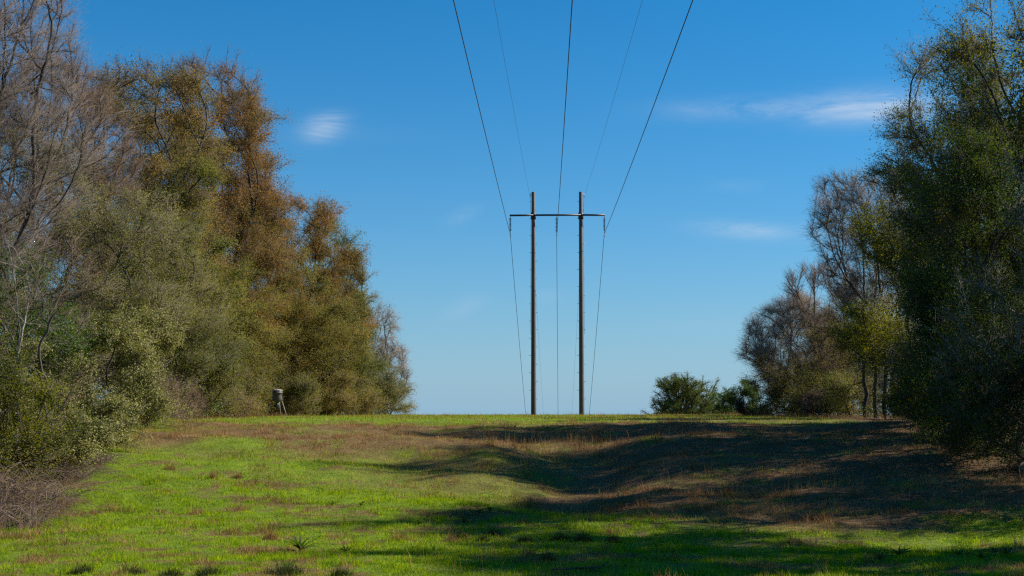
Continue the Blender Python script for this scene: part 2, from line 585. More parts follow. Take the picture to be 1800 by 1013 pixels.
def skeleton(rng, trunk, tips, bf):
    """Join crown points to the trunk so that path length and wood are both short (branching as trees do it)."""
    T = [np.array(trunk[0], float)]
    par = [-1]
    for a, b in zip(trunk[:-1], trunk[1:]):
        a, b = np.array(a, float), np.array(b, float)
        k = max(1, int(np.linalg.norm(b - a) / 0.6))
        for i in range(1, k + 1):
            T.append(a + (b - a) * i / k)
            par.append(len(T) - 2)
    T = np.array(T)
    plen = np.concatenate([[0], np.cumsum(np.linalg.norm(np.diff(T, axis=0), axis=1))])
    nt_ = len(T)
    n = len(tips)
    pos = np.concatenate([T, tips])
    path = np.concatenate([plen, np.zeros(n)])
    parent = np.concatenate([np.array(par), np.full(n, -1)]).astype(int)
    best = np.full(n, 1e9)
    bp = np.zeros(n, int)

    def relax(j):
        d = np.linalg.norm(tips - pos[j], axis=1)
        c = d + bf * (path[j] + d)
        m = c < best
        best[m] = c[m]
        bp[m] = j
    for j in range(nt_):
        relax(j)
    order = list(range(nt_))
    alive = np.ones(n, bool)
    for _ in range(n):
        b = np.where(alive, best, 1e18)
        i = int(np.argmin(b))
        alive[i] = False
        j = nt_ + i
        parent[j] = bp[i]
        path[j] = path[bp[i]] + np.linalg.norm(tips[i] - pos[bp[i]])
        order.append(j)
        relax(j)
    return pos, parent, path, order, nt_


def wood(pos, parent, order, r0, rtip, nt_, wob, rng):
    """Pipe-model radii, smoothed and bent limbs; returns edges and their tubes."""
    n = len(pos)
    cnt = np.zeros(n)
    nch = np.bincount(parent[parent >= 0], minlength=n)
    for j in reversed(order):
        if nch[j] == 0:
            cnt[j] = 1
        if parent[j] >= 0:
            cnt[parent[j]] += cnt[j]
    e = math.log(max(r0 / rtip, 1.5)) / math.log(max(cnt[0], 2))
    r = rtip * cnt ** e
    # smooth kinks
    main = np.full(n, -1)
    bestc = np.zeros(n)
    for j in order:
        p = parent[j]
        if p >= 0 and cnt[j] > bestc[p]:
            bestc[p] = cnt[j]
            main[p] = j
    pos = pos.copy()
    for _ in range(7):
        q = pos.copy()
        ok = np.array([j for j in order if parent[j] >= 0 and main[j] >= 0 and j >= nt_])
        if len(ok):
            q[ok] = 0.5 * pos[ok] + 0.25 * (pos[parent[ok]] + pos[main[ok]])
        pos = q
    ch = np.array([j for j in order if parent[j] >= 0])
    A, B = pos[parent[ch]], pos[ch]
    D = B - A
    L = np.linalg.norm(D, axis=1)
    is_main = main[parent[ch]] == ch
    rA = np.where(is_main, r[parent[ch]], np.minimum(r[ch] * 1.15, r[parent[ch]]))
    rB = r[ch]
    # split each limb section in two with a slight bend
    M = (A + B) / 2 + rng.normal(size=A.shape) * (L * wob)[:, None] + np.array([0, 0, 1]) * (L * wob * 0.6)[:, None]
    M[ch < nt_] = ((A + B) / 2)[ch < nt_]
    rM = (rA + rB) / 2
    A2, B2 = np.concatenate([A, M]), np.concatenate([M, B])
    ra, rb = np.concatenate([rA, rM]), np.concatenate([rM, rB])
    t2 = unit(B2 - A2)
    V, F, off = [], [], 0
    for lo, hi, k in ((0.10, 9, 9), (0.035, 0.10, 6), (0, 0.035, 3)):
        m = (ra >= lo) & (ra < hi)
        if m.any():
            v, f = tubes(A2[m], B2[m] + t2[m] * rb[m, None] * 0.4, ra[m], rb[m], t2[m], t2[m], k)
            V.append(v)
            F.append(f + off)
            off += len(v)
    return pos, np.concatenate(V), np.concatenate(F), ch, A, M, B, r, cnt


def tree(name, label, loc, H, R, profile, bark, twig_m=None, leaf_m=None, n=500, per=60, leaf=0.09, spread=0.38, twigs=3, twig_len=0.6, twig_r=0.009, bf=0.3, trunk_h=0.45, r0=0.22,
         rtip=0.012, lean=(0, 0), stems=1, gaps=0.42, seed=1, group=None, cat='tree', flat=0.35, up=0.25, sub=0, topbare=None, sqy=1.0, shell=0.6, leaf_z=None, crook=0.25, part_names=('trunk', 'crown'), rz=0.0, cl=None, csig=None):
    rng = np.random.default_rng(seed * 7919 + 13)
    root = empty(name, loc, label, cat, group, rz)
    if cl is None:
        cl = 14 if leaf_m else 0
    if cl:                                        # boughs: tips gather round a smaller number of bough centres
        ctr = crown_points(rng, max(8, n // cl), H, R, profile, lean, shell * .8, gaps, 0.9, seed, sqy)
        k_ = rng.integers(0, len(ctr), n)
        sg = (csig or (0.36 + 0.065 * R)) * rng.uniform(.6, 1.3, len(ctr))
        tips = ctr[k_] + rng.normal(size=(n, 3)) * sg[k_, None] * np.array([1, 1, .7])
        tips = tips[tips[:, 2] > .12]
    else:
        ctr = None
        tips = crown_points(rng, n, H, R, profile, lean, shell, gaps, 0.9, seed, sqy)
    allV, allF, off = [], [], 0
    tw_P, tw_D, tip_all = [], [], []
    for s in range(stems):
        if stems == 1:
            bx = by = 0.0
            mine = tips
        else:
            an = 2 * math.pi * s / stems + rng.uniform(-.3, .3)
            bx, by = 0.12 * stems ** .5 * math.cos(an) * R * 0.35, 0.12 * stems ** .5 * math.sin(an) * R * 0.35
            da = np.arctan2(tips[:, 1], tips[:, 0])
            dd = (da - an + math.pi) % (2 * math.pi) - math.pi
            mine = tips[np.abs(dd) <= math.pi / stems]
            if len(mine) < 5:
                continue
        th = trunk_h * H
        k = 6
        lx, ly = lean[0] * trunk_h ** 1.5, lean[1] * trunk_h ** 1.5
        spreadk = 0 if stems == 1 else 1.3
        tp = [(bx * 1.0, by * 1.0, -0.25)]
        for i in range(1, k + 1):
            f = i / k
            tp.append((bx * (1 + spreadk * f) + lx * f ** 1.5 + rng.normal() * crook * (1 if i < k else .6) * 0.5, by * (1 + spreadk * f) + ly * f ** 1.5 + rng.normal() * crook * 0.5, th * f))
        pos, parent, path, order, nt_ = skeleton(rng, tp, mine, bf)
        pos, V, F, ch, A, M, B, r, cnt = wood(pos, parent, order, r0 / stems ** .5, rtip, nt_, 0.05, rng)
        # root flare
        allV.append(V)
        allF.append(F + off)
        off += len(V)
        thin = (r[ch] < max(rtip * 3.2, 0.03)) & (ch >= nt_)
        tw_P.append(np.concatenate([B[thin], (M[thin] + B[thin]) / 2, M[thin]]))
        d = unit(B[thin] - M[thin])
        tw_D.append(np.concatenate([d, d, d]))
        tip_all.append(B[ch >= nt_])
    trunk = mesh_np(part_names[0], np.concatenate(allV), [np.concatenate(allF)], bark, root, smooth=True)
    TP, TD, TIPS = np.concatenate(tw_P), np.concatenate(tw_D), np.concatenate(tip_all)
    cV, cF, o2 = [], [], 0
    leaf_P, leaf_D = [], []
    # twigs
    tw = max(1, twigs)
    P0 = np.repeat(TP, tw, 0) + 0
    D0 = np.repeat(TD, tw, 0)
    outw = unit(P0 * np.array([1, 1, 0.4]) - np.array([0, 0, 0.25 * H]))
    D0 = unit(D0 * 0.7 + rng.normal(size=D0.shape) * 0.55 + outw * 0.3 + np.array([0, 0, up]))
    L0 = twig_len * rng.uniform(0.45, 1.25, len(P0))
    P0 = P0 + rng.normal(size=P0.shape) * 0.02
    SP, SD, SL, SR = [P0], [D0], [L0], [np.full(len(P0), twig_r)]
    if sub:
        t = rng.uniform(0.25, 0.85, (len(P0), sub))
        P1 = (P0[:, None, :] + D0[:, None, :] * (L0[:, None] * t)[:, :, None]).reshape(-1, 3)
        D1 = unit(np.repeat(D0, sub, 0) + rng.normal(size=P1.shape) * 0.6 + np.array([0, 0, up * .6]))
        SP.append(P1)
        SD.append(D1)
        SL.append(np.repeat(L0, sub) * rng.uniform(0.35, 0.75, len(P1)))
        SR.append(np.full(len(P1), twig_r * 0.65))
    SP, SD, SL, SR = map(np.concatenate, (SP, SD, SL, SR))
    v, f = spikes(SP, SD, SL, SR)
    if leaf_m is None:
        mesh_np(part_names[1], v, [f], twig_m, root)
    else:
        if twigs > 0:
            mesh_np('twigs', v, [f], twig_m or bark, root)
        # leaves along twigs, in clusters round every twig
        m = int(len(TIPS) * per)
        i = rng.integers(0, len(SP), m)
        if leaf_z is not None:                    # only where this tree still holds leaves
            lo, hi, jig = leaf_z
            zz = SP[i, 2] / H + rng.normal(size=m) * jig
            i = i[(zz > lo) & (zz < hi)]
            m = len(i)
        LP = SP[i] + SD[i] * (SL[i] * rng.uniform(0.1, 1.1, m))[:, None] + np.clip(rng.normal(size=(m, 3)), -1.4, 1.4) * spread * np.array([1, 1, 0.75]) * rng.uniform(0.2, 1, (m, 1))
        ok = LP[:, 2] > 0.02
        LP, i = LP[ok], i[ok]
        axis_pt = np.stack([lean[0] * np.clip(LP[:, 2] / H, 0, 1) ** 1.5, lean[1] * np.clip(LP[:, 2] / H, 0, 1) ** 1.5, LP[:, 2] * 0.85], 1)
        gl = unit(LP - axis_pt)
        if ctr is not None:                       # each bough turns its leaves outwards from its own middle
            near = np.concatenate([np.argmin((c[:, 0:1] - ctr[None, :, 0]) ** 2 + (c[:, 1:2] - ctr[None, :, 1]) ** 2 + 1.6 * (c[:, 2:3] - ctr[None, :, 2]) ** 2, 1) for c in np.array_split(LP, max(1, len(LP) // 8000))])
            gl = unit(gl * .5 + unit(LP - ctr[near]) * 1.0)
        v, f = leaves(LP, leaf, rng, flat, out=gl)
        mesh_np(part_names[1], v, [f], leaf_m, root)
    return root


def place(px, Y):
    x, _ = at(px, 728, Y)
    return (x, Y, gz(x, Y))


def size_from(px, Y, top, width):
    x, zt = at(px, top, Y)
    return zt - gz(x, Y), width / 2 / FPX * Y


ROUND = [(0.28, .25), (.4, .7), (.55, .98), (.7, 1), (.85, .75), (.95, .4), (1, .1)]
UPSWEPT = [(0.16, .15), (.3, .5), (.5, .85), (.7, 1), (.85, .85), (.95, .55), (1, .2)]
TALL = [(0.1, .5), (.25, .8), (.5, 1), (.74, 1), (.87, .84), (.95, .56), (1, .2)]
WALL = [(0.0, .72), (.12, .9), (.35, 1), (.6, .97), (.8, .82), (.92, .55), (1, .15)]
COLUMN = [(0.0, .7), (.2, 1), (.5, .95), (.75, .75), (.9, .45), (1, .1)]
SHRUB = [(0.0, .7), (.25, 1), (.55, .95), (.8, .65), (1, .15)]
VASE = [(0.05, .2), (.3, .45), (.6, .8), (.85, 1), (1, .6)]
FAN = [(0.12, .35), (.3, .8), (.5, 1), (.7, .9), (.88, .6), (1, .15)]


def T(name, label, px, Y, top, width, profile, **kw):
    H, R = size_from(px, Y, top, width)
    H, R = H * 1.04, R * 1.28
    return tree(name, label, place(px, Y), H, R, profile, **kw)


# ------------------------------------------------------------------ power line structure
TY = 136.0
STEEL = plain_mat('weathered_steel', (0.12, 0.092, 0.076), 0.6, 0.0, (0.075, 0.06, 0.052), 1.2, 0.05)
ARM_M = plain_mat('crossarm_steel', (0.03, 0.034, 0.042), 0.5, 0.2)
GALV = plain_mat('galvanised', (0.3, 0.3, 0.3), 0.4, 0.7)
PORC = plain_mat('glazed_insulator', (0.05, 0.055, 0.065), 0.2)
ALU = plain_mat('weathered_conductor', (0.05, 0.052, 0.055), 0.6, 0.3)


def lathe(prof, k=16, axis='z'):
    """Surface of revolution from (radius, height) pairs, capped."""
    V, F = [], []
    for r, z in prof:
        for i in range(k):
            a = 2 * math.pi * i / k
            V.append((r * math.cos(a), r * math.sin(a), z))
    n = len(prof)
    for j in range(n - 1):
        for i in range(k):
            F.append((j * k + i, j * k + (i + 1) % k, (j + 1) * k + (i + 1) % k, (j + 1) * k + i))
    V.append((0, 0, prof[0][1]))
    V.append((0, 0, prof[-1][1]))
    T3 = [(n * k, (i + 1) % k, i) for i in range(k)] + [(n * k + 1, (n - 1) * k + i, (n - 1) * k + (i + 1) % k) for i in range(k)]
    return np.array(V, float), [np.array(F), np.array(T3)]


def bar(a, b, w, h=None):
    """A bevel-free square or flat bar between two points."""
    h = h or w
    a, b = np.array(a, float), np.array(b, float)
    t = unit((b - a)[None])[0]
    ref = np.array([0, 0, 1.0]) if abs(t[2]) < .9 else np.array([1.0, 0, 0])
    u = np.cross(t, ref)
    u /= np.linalg.norm(u)
    v = np.cross(u, t)
    V = [p + u * sx * w / 2 + v * sy * h / 2 for p in (a, b) for sx, sy in ((-1, -1), (1, -1), (1, 1), (-1, 1))]
    F = [(0, 1, 5, 4), (1, 2, 6, 5), (2, 3, 7, 6), (3, 0, 4, 7), (3, 2, 1, 0), (4, 5, 6, 7)]
    return np.array(V), [np.array(F)]


def rod(a, b, r, k=8):
    a, b = np.array([a], float), np.array([b], float)
    t = unit(b - a)
    V, F = tubes(a, b, np.array([r]), np.array([r]), t, t, k)
    caps = np.array([list(range(k))[::-1], list(range(k, 2 * k))])
    return V, [F, caps]


def join(parts):
    V, by, off = [], {}, 0
    for v, fs in parts:
        V.append(v)
        for f in fs:
            if len(f):
                by.setdefault(f.shape[1], []).append(f + off)
        off += len(v)
    return np.concatenate(V), [np.concatenate(f) for f in by.values()]


XC, _ = at(979.5, 728, TY)
XL, ZTOP = at(937.5, 338, TY)
XR, _ = at(1020.8, 338, TY)
_, ZARM = at(979, 379.5, TY)
XA0, _ = at(896, 380, TY)
XA1, _ = at(1063, 380, TY)
_, ZCL = at(979, 408, TY)
gL, gR = gz(XL, TY), gz(XR, TY)
tower = empty('transmission_tower', (XC, TY, (gL + gR) / 2), 'two-legged brown steel power line structure standing on the grassy crest', 'power pole')
tz = tower.location.z
for xp, gp, side in ((XL, gL, -1), (XR, gR, 1)):
    V, F = lathe([(0.27, -0.6), (0.265, 0.3), (0.245, 6), (0.222, 12), (0.2, 17), (0.18, ZTOP - tz - 0.02), (0.175, ZTOP - tz)], 18)
    pole = mesh_np('pole', V + np.array([xp - XC, 0, 0]), F, STEEL, tower, smooth=False)
    zs = np.arange(1.6, ZTOP - tz - 0.4, 0.86)
    for i, z in enumerate(zs[:50]):
        s = 1 if i % 2 == 0 else -1
        rr = np.interp(z, [0, ZTOP - tz], [0.275, 0.18])
        V, F = join([rod((xp - XC + s * rr, 0, z), (xp - XC + s * (rr + 0.17), 0, z), 0.02, 6), rod((xp - XC + s * (rr + 0.16), 0, z), (xp - XC + s * (rr + 0.16), 0, z + 0.05), 0.02, 6)])
        mesh_np('climbing_step', V, F, GALV, pole)
    # collar plates of the pole joints and arm clamp
    V, F = join([lathe([(0.26, ZARM - tz - .35), (0.262, ZARM - tz + .3)], 14), bar((0.12, -0.27, ZARM - tz - 1.15), (0.12, -0.27, ZARM - tz - 0.5), 0.14, 0.1)])
    mesh_np('arm_clamp', V + np.array([xp - XC, 0, 0]), F, ARM_M, tower)
    xo = xp - XC + side * 0.32
    V, F = join([bar((xp - XC, 0, ZTOP - tz - .18), (xo, 0, ZTOP - tz - .2), 0.05), bar((xp - XC, 0, ZTOP - tz - .38), (xo, 0, ZTOP - tz - .38), 0.04), bar((xo, 0, ZTOP - tz - .1), (xo, 0, ZTOP - tz - 0.62), 0.05)])
    mesh_np('shield_wire_bracket', V, F, GALV, tower)
    pts = [(xo, 0, ZTOP - tz - .6), (xo + side * -.04, 0, ZTOP - tz - 1.5), (xp - XC + side * .24, 0, ZTOP - tz - 2.4), (xp - XC + side * .30, -0.05, 8)]
    V, F = join([rod(a, b, 0.012, 5) for a, b in zip(pts[:-1], pts[1:])])
    mesh_np('ground_lead', V, F, ALU, tower)
V, F = join([bar((XA0 - XC, -0.30, ZARM - tz + 0.0), (XL - XC, -0.30, ZARM - tz + .025), 0.15, 0.17), bar((XL - XC, -0.30, ZARM - tz + .025), (XR - XC, -0.30, ZARM - tz + .025), 0.15, 0.17), bar((XR - XC, -0.30, ZARM - tz + .025), (XA1 - XC, -0.30, ZARM - tz), 0.15, 0.17)])
mesh_np('crossarm', V, F, ARM_M, tower)
for xi, drop in ((XA0 + 0.06, 0.0), (XC, 0.25), (XA1 - 0.06, 0.0)):
    x = xi - XC
    zt = ZARM - tz - 0.1
    zb = ZCL - tz - drop * 0.6
    prof = [(0.018, zt)]
    nd = 11
    for i in range(nd):
        z = zt - 0.2 - (zt - zb - 0.32) * i / (nd - 1)
        prof += [(0.03, z + 0.05), (0.04, z + 0.04), (0.135, z + 0.005), (0.135, z - 0.01), (0.03, z - 0.025)]
    prof += [(0.018, zb - 0.1), (0.018, zb - .2)]
    V, F = lathe(prof[::-1], 12)
    ins = mesh_np('insulator_string', V + np.array([x, -0.30, 0]), F, PORC, tower)
    V, F = bar((x, -0.62, zb - 0.22), (x, 0.02, zb - 0.22), 0.08, 0.09)
    V2, F2 = bar((x, -0.30, zb - 0.2), (x, -0.30, zb - 0.55), 0.05, 0.05)
    mesh_np('clamp', *join([(V, F), (V2, F2)]), GALV, ins)


def wire(name, label, pts, r, group):
    P = np.array(pts, float)
    A, B = P[:-1], P[1:]
    t = unit(B - A)
    V, F = tubes(A, B, np.full(len(A), r), np.full(len(A), r), t, t, 6)
    o = mesh_np(name, V, [F], ALU)
    return tag(o, label, 'power line', group)


def spans(x0, z0, x1, z1s, xe, ztop, yb=-118.0):
    """Front span sagging over the clearing, then the next span dropping behind the crest."""
    pts = []
    ym = 9.0
    k = (z0 - z1s) / ((TY - ym) ** 2 - (54 - ym) ** 2)
    zm = z0 - k * (TY - ym) ** 2
    for y in np.linspace(yb, TY, 60):
        pts.append((x0 + (x1 - x0) * (TY - y) / 82.0, y, zm + k * (y - ym) ** 2))
    for f in np.linspace(0, 1, 24)[1:]:
        y = TY + 104 * f
        pts.append((x0 + (xe - x0) * f, y, z0 + (ztop - z0) * f - 1.6 * f * (1 - f) * 4 * 0.6))
    return pts


zc = ZCL - 0.22
for x0, lab, px0, pxe, dz in ((XA0 + .06, 'dark conductor wire hung from the outer insulator on the shaded side of the structure', 797, 925, 0), (XC, 'dark conductor wire hung from the middle insulator between the two poles', 1006, 981, -.15), (XA1 - .06, 'dark conductor wire hung from the outer insulator on the sunny side of the structure', 1218, 1035, 0)):
    x54, z54 = at(px0, 0, 54.0)
    x205, _ = at(pxe, 727, 205.0)
    xe = x0 + (x205 - x0) * 104 / 69.0
    wire('conductor', lab, spans(x0, zc + dz, x54, z54, xe, -9.0), 0.024, 'conductors of the power line')
for xp, side, lab, px0, pxe in ((XL - .32, -1, 'thin shield wire tied to the top of the pole on the shaded side', 868, 955.5), (XR + .32, 1, 'thin shield wire tied to the top of the pole on the sunny side', 1129, 1005)):
    x66, z66 = at(px0, 0, 66.0)
    x66 = xp + (x66 - xp) * 82 / 70.0
    z54 = z66 - (ZTOP - .6 - z66) * 0.12
    x205, _ = at(pxe, 727, 205.0)
    wire('shield_wire', lab, spans(xp, ZTOP - .6, x66, z54, xp + (x205 - xp) * 104 / 69.0, -10.0), 0.008, 'shield wires of the power line')

# ------------------------------------------------------------------ game feeder
FY = 96.0
FX, _ = at(487, 728, FY)
FG = gz(FX, FY)
BAR_M = plain_mat('grey_feeder_barrel', (0.075, 0.066, 0.06), 0.65, 0.0, (0.045, 0.04, 0.036), 3.0)
LEG_M = plain_mat('feeder_leg_steel', (0.34, 0.31, 0.27), 0.6, 0.2)
LID_M = plain_mat('feeder_lid', (0.3, 0.28, 0.25), 0.5, 0.1)
_, zt = at(487, 686.5, FY)
_, zb = at(487, 704.5, FY)
feeder = empty('game_feeder', (FX, FY, FG), 'grey barrel game feeder on three splayed legs before the trees', 'game feeder')
hb, ht = zb - FG, zt - FG
V, F = lathe([(0.17, hb - 0.1), (0.31, hb), (0.325, hb + .02), (0.335, hb + (ht - hb) * .45), (0.35, hb + (ht - hb) * .72), (0.365, hb + (ht - hb) * .73), (0.37, hb + (ht - hb) * .78), (0.355, hb + (ht - hb) * .8), (0.35, ht)], 24)
mesh_np('barrel', V, F, BAR_M, feeder, smooth=False)
V, F = lathe([(0.375, ht - .03), (0.378, ht + .02), (0.2, ht + .07), (0.04, ht + .1)], 24)
mesh_np('lid', V, F, LID_M, feeder)
V, F = lathe([(0.06, hb - .55), (0.095, hb - .53), (0.095, hb - .06)], 16)
mesh_np('dispenser_tube', V, F, ARM_M, feeder)
for a in (185, -12, 80):
    c, s = math.cos(rad(a)), math.sin(rad(a))
    lx, ly = FX + c * .78, FY + s * .78
    V, F = join([rod((c * .33, s * .33, hb + .22), (c * .36, s * .36, hb - .02), .025), rod((c * .35, s * .35, hb), (c * .78, s * .78, gz(lx, ly) - FG - .05), .024)])
    mesh_np('leg', V, F, LEG_M, feeder)

# ------------------------------------------------------------------ trees along the two wood edges
GL = 'trees along the sunlit wood edge'
GRT = 'trees along the shaded wood edge'
GS = 'shrubs along the sunlit wood edge'
GSR = 'shrubs along the shaded wood edge'
# --- sunlit side
T('bare_tree', 'tall leafless tree with fine upswept twigs, highest beside the sunlit edge of the clearing', -130, 60, -190, 490, [(.12, .2), (.25, .6), (.42, .92), (.6, 1), (.78, .9), (.92, .6), (1, .2)], bark=BARK_DARK, twig_m=TWIG_GREY, n=2200, twigs=4, twig_len=1.0, twig_r=0.0085, sub=2, bf=0.42, trunk_h=.24, r0=.34, gaps=.25, seed=3, group=GL, up=.3)
T('bare_tree', 'leafless brown-twigged tree behind the grey-green thicket', 60, 76, 130, 250, UPSWEPT, bark=BARK_DARK, twig_m=TWIG_BROWN, n=1600, twigs=4, twig_len=0.9, twig_r=0.009, sub=3, bf=0.4, trunk_h=.35, r0=.22, gaps=.3, seed=4, group=GL)
T('scrub_tree', 'grey-green twiggy tree rising over the two-tone evergreen shrubs', 150, 69, 295, 260, WALL, bark=BARK, twig_m=TWIG_GREY, leaf_m=L_GREYGREEN, n=900, per=75, leaf=.085, twigs=3, twig_len=.8, sub=1, seed=5, group=GL, gaps=.36, r0=.16)
T('scrub_tree', 'grey twiggy leaf-dotted tree under the bare crown at the frame edge', 20, 63, 250, 220, WALL, bark=BARK, twig_m=TWIG_GREY, leaf_m=L_GREYGREEN, n=700, per=40, leaf=.085, twigs=4, twig_len=.9, sub=2, seed=6, group=GL, gaps=.38, r0=.16)
T('rusty_tree', 'tall rust-tinged tree with an open dark fork and one bare pointed top', 248, 90, 126, 200, TALL, bark=BARK_DARK, twig_m=TWIG_BROWN, leaf_m=L_RUST_OLIVE, n=2800, per=60, leaf=.112, spread=.5, twigs=3, twig_len=.8, sub=1, bf=.28, trunk_h=.42, r0=.28, seed=7, group=GL, leaf_z=(0, .93, .05), gaps=.3, lean=(-.3, 0))
T('rusty_tree', 'tall broad rust-brown tree with a wide bare-twigged top', 352, 109, 136, 205, TALL, bark=BARK_DARK, twig_m=TWIG_BROWN, leaf_m=L_RUST, n=3600, per=58, leaf=.112, spread=.5, twigs=3, twig_len=.8, sub=1, bf=.28, trunk_h=.42, r0=.3, seed=8, group=GL, leaf_z=(0, .93, .06), gaps=.28)
T('rusty_tree', 'rust-brown shoulder tree standing out beside the tall broad one', 412, 116, 225, 105, WALL, bark=BARK_DARK, twig_m=TWIG_BROWN, leaf_m=L_RUST, n=1300, per=80, leaf=.112, spread=.5, twigs=3, twig_len=.8, sub=1, bf=.3, r0=.2, seed=9, group=GL, gaps=.3)
T('ivy_clad_tree', 'olive leafy column clothing a trunk between the two tall rusty trees', 333, 87, 285, 150, COLUMN, bark=BARK_DARK, leaf_m=L_OLIVE, n=900, per=95, leaf=.1, twigs=2, twig_len=.5, seed=10, group=GL, gaps=.36, r0=.18)
T('olive_tree', 'olive-brown dense tree below the rusty shoulder tree', 420, 113, 330, 130, WALL, bark=BARK_DARK, leaf_m=L_OLIVE_BROWN, n=1000, per=85, leaf=.1, twigs=2, twig_len=.6, seed=11, group=GL, gaps=.36, r0=.18)
T('rusty_tree', 'reddish-brown tree with a rounded top behind the game feeder', 520, 132, 358, 155, [(0, .7), (.3, 1), (.7, 1), (.86, .85), (.95, .62), (1, .3)], bark=BARK_DARK, twig_m=TWIG_BROWN, leaf_m=L_RUST, n=1700, per=80, leaf=.12, spread=.5, twigs=3, twig_len=.7, sub=1, bf=.3, seed=12, group=GL, gaps=.28, r0=.24)
T('rusty_tree', 'muted rust and olive tree in the dip between the shoulder tree and the rounded one', 462, 122, 300, 95, WALL, bark=BARK_DARK, twig_m=TWIG_BROWN, leaf_m=L_RUST, n=1200, per=75, leaf=.11, spread=.5, twigs=3, twig_len=.7, sub=1, bf=.3, seed=41, group=GL, gaps=.3, r0=.18)
T('evergreen_tree', 'dark green tree top showing behind the reddish rounded tree', 572, 143, 366, 95, WALL, bark=BARK_DARK, leaf_m=L_DARK_OLIVE, n=1200, per=75, leaf=.11, spread=.45, twigs=2, twig_len=.7, seed=13, group=GL, gaps=.42, r0=.22)
T('olive_tree', 'olive-green tree with yellow tints rising behind the game feeder', 495, 121, 440, 135, WALL, bark=BARK_DARK, leaf_m=L_OLIVE_BROWN, n=900, per=85, leaf=.105, twigs=2, twig_len=.6, seed=14, group=GL, gaps=.38, r0=.16)
T('rusty_tree', 'narrow rust-topped tree at the far open end of the sunlit row', 590, 136, 425, 85, WALL, bark=BARK_DARK, leaf_m=L_RUST_OLIVE, n=1200, per=75, leaf=.1, twigs=3, twig_len=.7, sub=1, seed=15, group=GL, gaps=.36, r0=.18)
T('olive_tree', 'olive-grey leafy tree next to the two last leafless trees', 612, 128, 530, 95, WALL, bark=BARK_DARK, leaf_m=L_OLIVE, n=800, per=80, leaf=.112, twigs=3, twig_len=.7, sub=1, seed=16, group=GL, gaps=.38, r0=.16)
T('olive_tree', 'drooping olive tree spreading low beside the game feeder', 550, 120, 545, 120, WALL, bark=BARK_DARK, leaf_m=L_OLIVE_BROWN, n=800, per=80, leaf=.105, twigs=2, twig_len=.6, seed=17, group=GL, gaps=.4, r0=.14)
T('olive_tree', 'dense mid-olive tree filling below the broad rusty tree', 402, 107, 470, 120, WALL, bark=BARK_DARK, leaf_m=L_OLIVE_BROWN, n=900, per=80, leaf=.1, twigs=2, twig_len=.6, seed=18, group=GL, gaps=.38, r0=.15)
T('willowy_tree', 'pale olive fine-leaved tree behind the two-tone evergreen column', 265, 80, 410, 170, WALL, bark=BARK, twig_m=TWIG_GREY, leaf_m=L_OLIVE, n=1000, per=80, leaf=.085, twigs=3, twig_len=.7, sub=1, seed=19, group=GL, gaps=.38, r0=.15)
T('willowy_tree', 'yellowish olive fine-leaved tree in front of the ivy column', 330, 83, 500, 130, WALL, bark=BARK, twig_m=TWIG_GREY, leaf_m=L_OLIVE, n=800, per=80, leaf=.085, twigs=3, twig_len=.7, sub=1, seed=20, group=GL, gaps=.4, r0=.13)
T('bare_tree', 'small leafless tree with a spreading crown near the end of the sunlit row', 655, 148, 535, 75, FAN, bark=BARK_DARK, twig_m=TWIG_DARK, n=420, twigs=3, twig_len=1.0, twig_r=.013, sub=2, bf=.5, trunk_h=.35, r0=.14, seed=21, group=GL, up=.1, lean=(1.2, 0))
T('bare_tree', 'low leafless tree that ends the sunlit row by the open sky', 684, 152, 600, 64, WALL, bark=BARK_DARK, twig_m=TWIG_GREY, n=420, twigs=3, twig_len=.9, twig_r=.012, sub=2, bf=.45, trunk_h=.3, r0=.1, seed=22, group=GL)
T('olive_tree', 'low olive scrubby tree under the last leafless trees', 655, 140, 630, 90, WALL, bark=BARK_DARK, twig_m=TWIG_GREY, leaf_m=L_GREYGREEN, n=500, per=60, leaf=.105, twigs=3, twig_len=.7, sub=1, seed=23, group=GL, r0=.08)
# deeper in the wood
T('forest_tree', 'dim brownish tree deep in the wood behind the grey-green thicket', 130, 100, 330, 260, WALL, bark=BARK_DARK, twig_m=TWIG_BROWN, leaf_m=L_OLIVE_BROWN, n=700, per=60, leaf=.11, spread=.5, twigs=3, sub=1, twig_len=.9, seed=24, group=GL, r0=.2, gaps=.3)
T('forest_tree', 'dim olive tree deep in the wood behind the forked rusty tree', 290, 118, 430, 300, WALL, bark=BARK_DARK, leaf_m=L_OLIVE_BROWN, n=800, per=60, leaf=.12, spread=.5, twigs=2, twig_len=.9, seed=25, group=GL, r0=.2, gaps=.3)
T('forest_tree', 'dim olive tree deep in the wood behind the feeder trees', 470, 140, 420, 240, WALL, bark=BARK_DARK, leaf_m=L_OLIVE_BROWN, n=800, per=60, leaf=.13, spread=.5, twigs=2, twig_len=.9, seed=26, group=GL, r0=.2, gaps=.3)
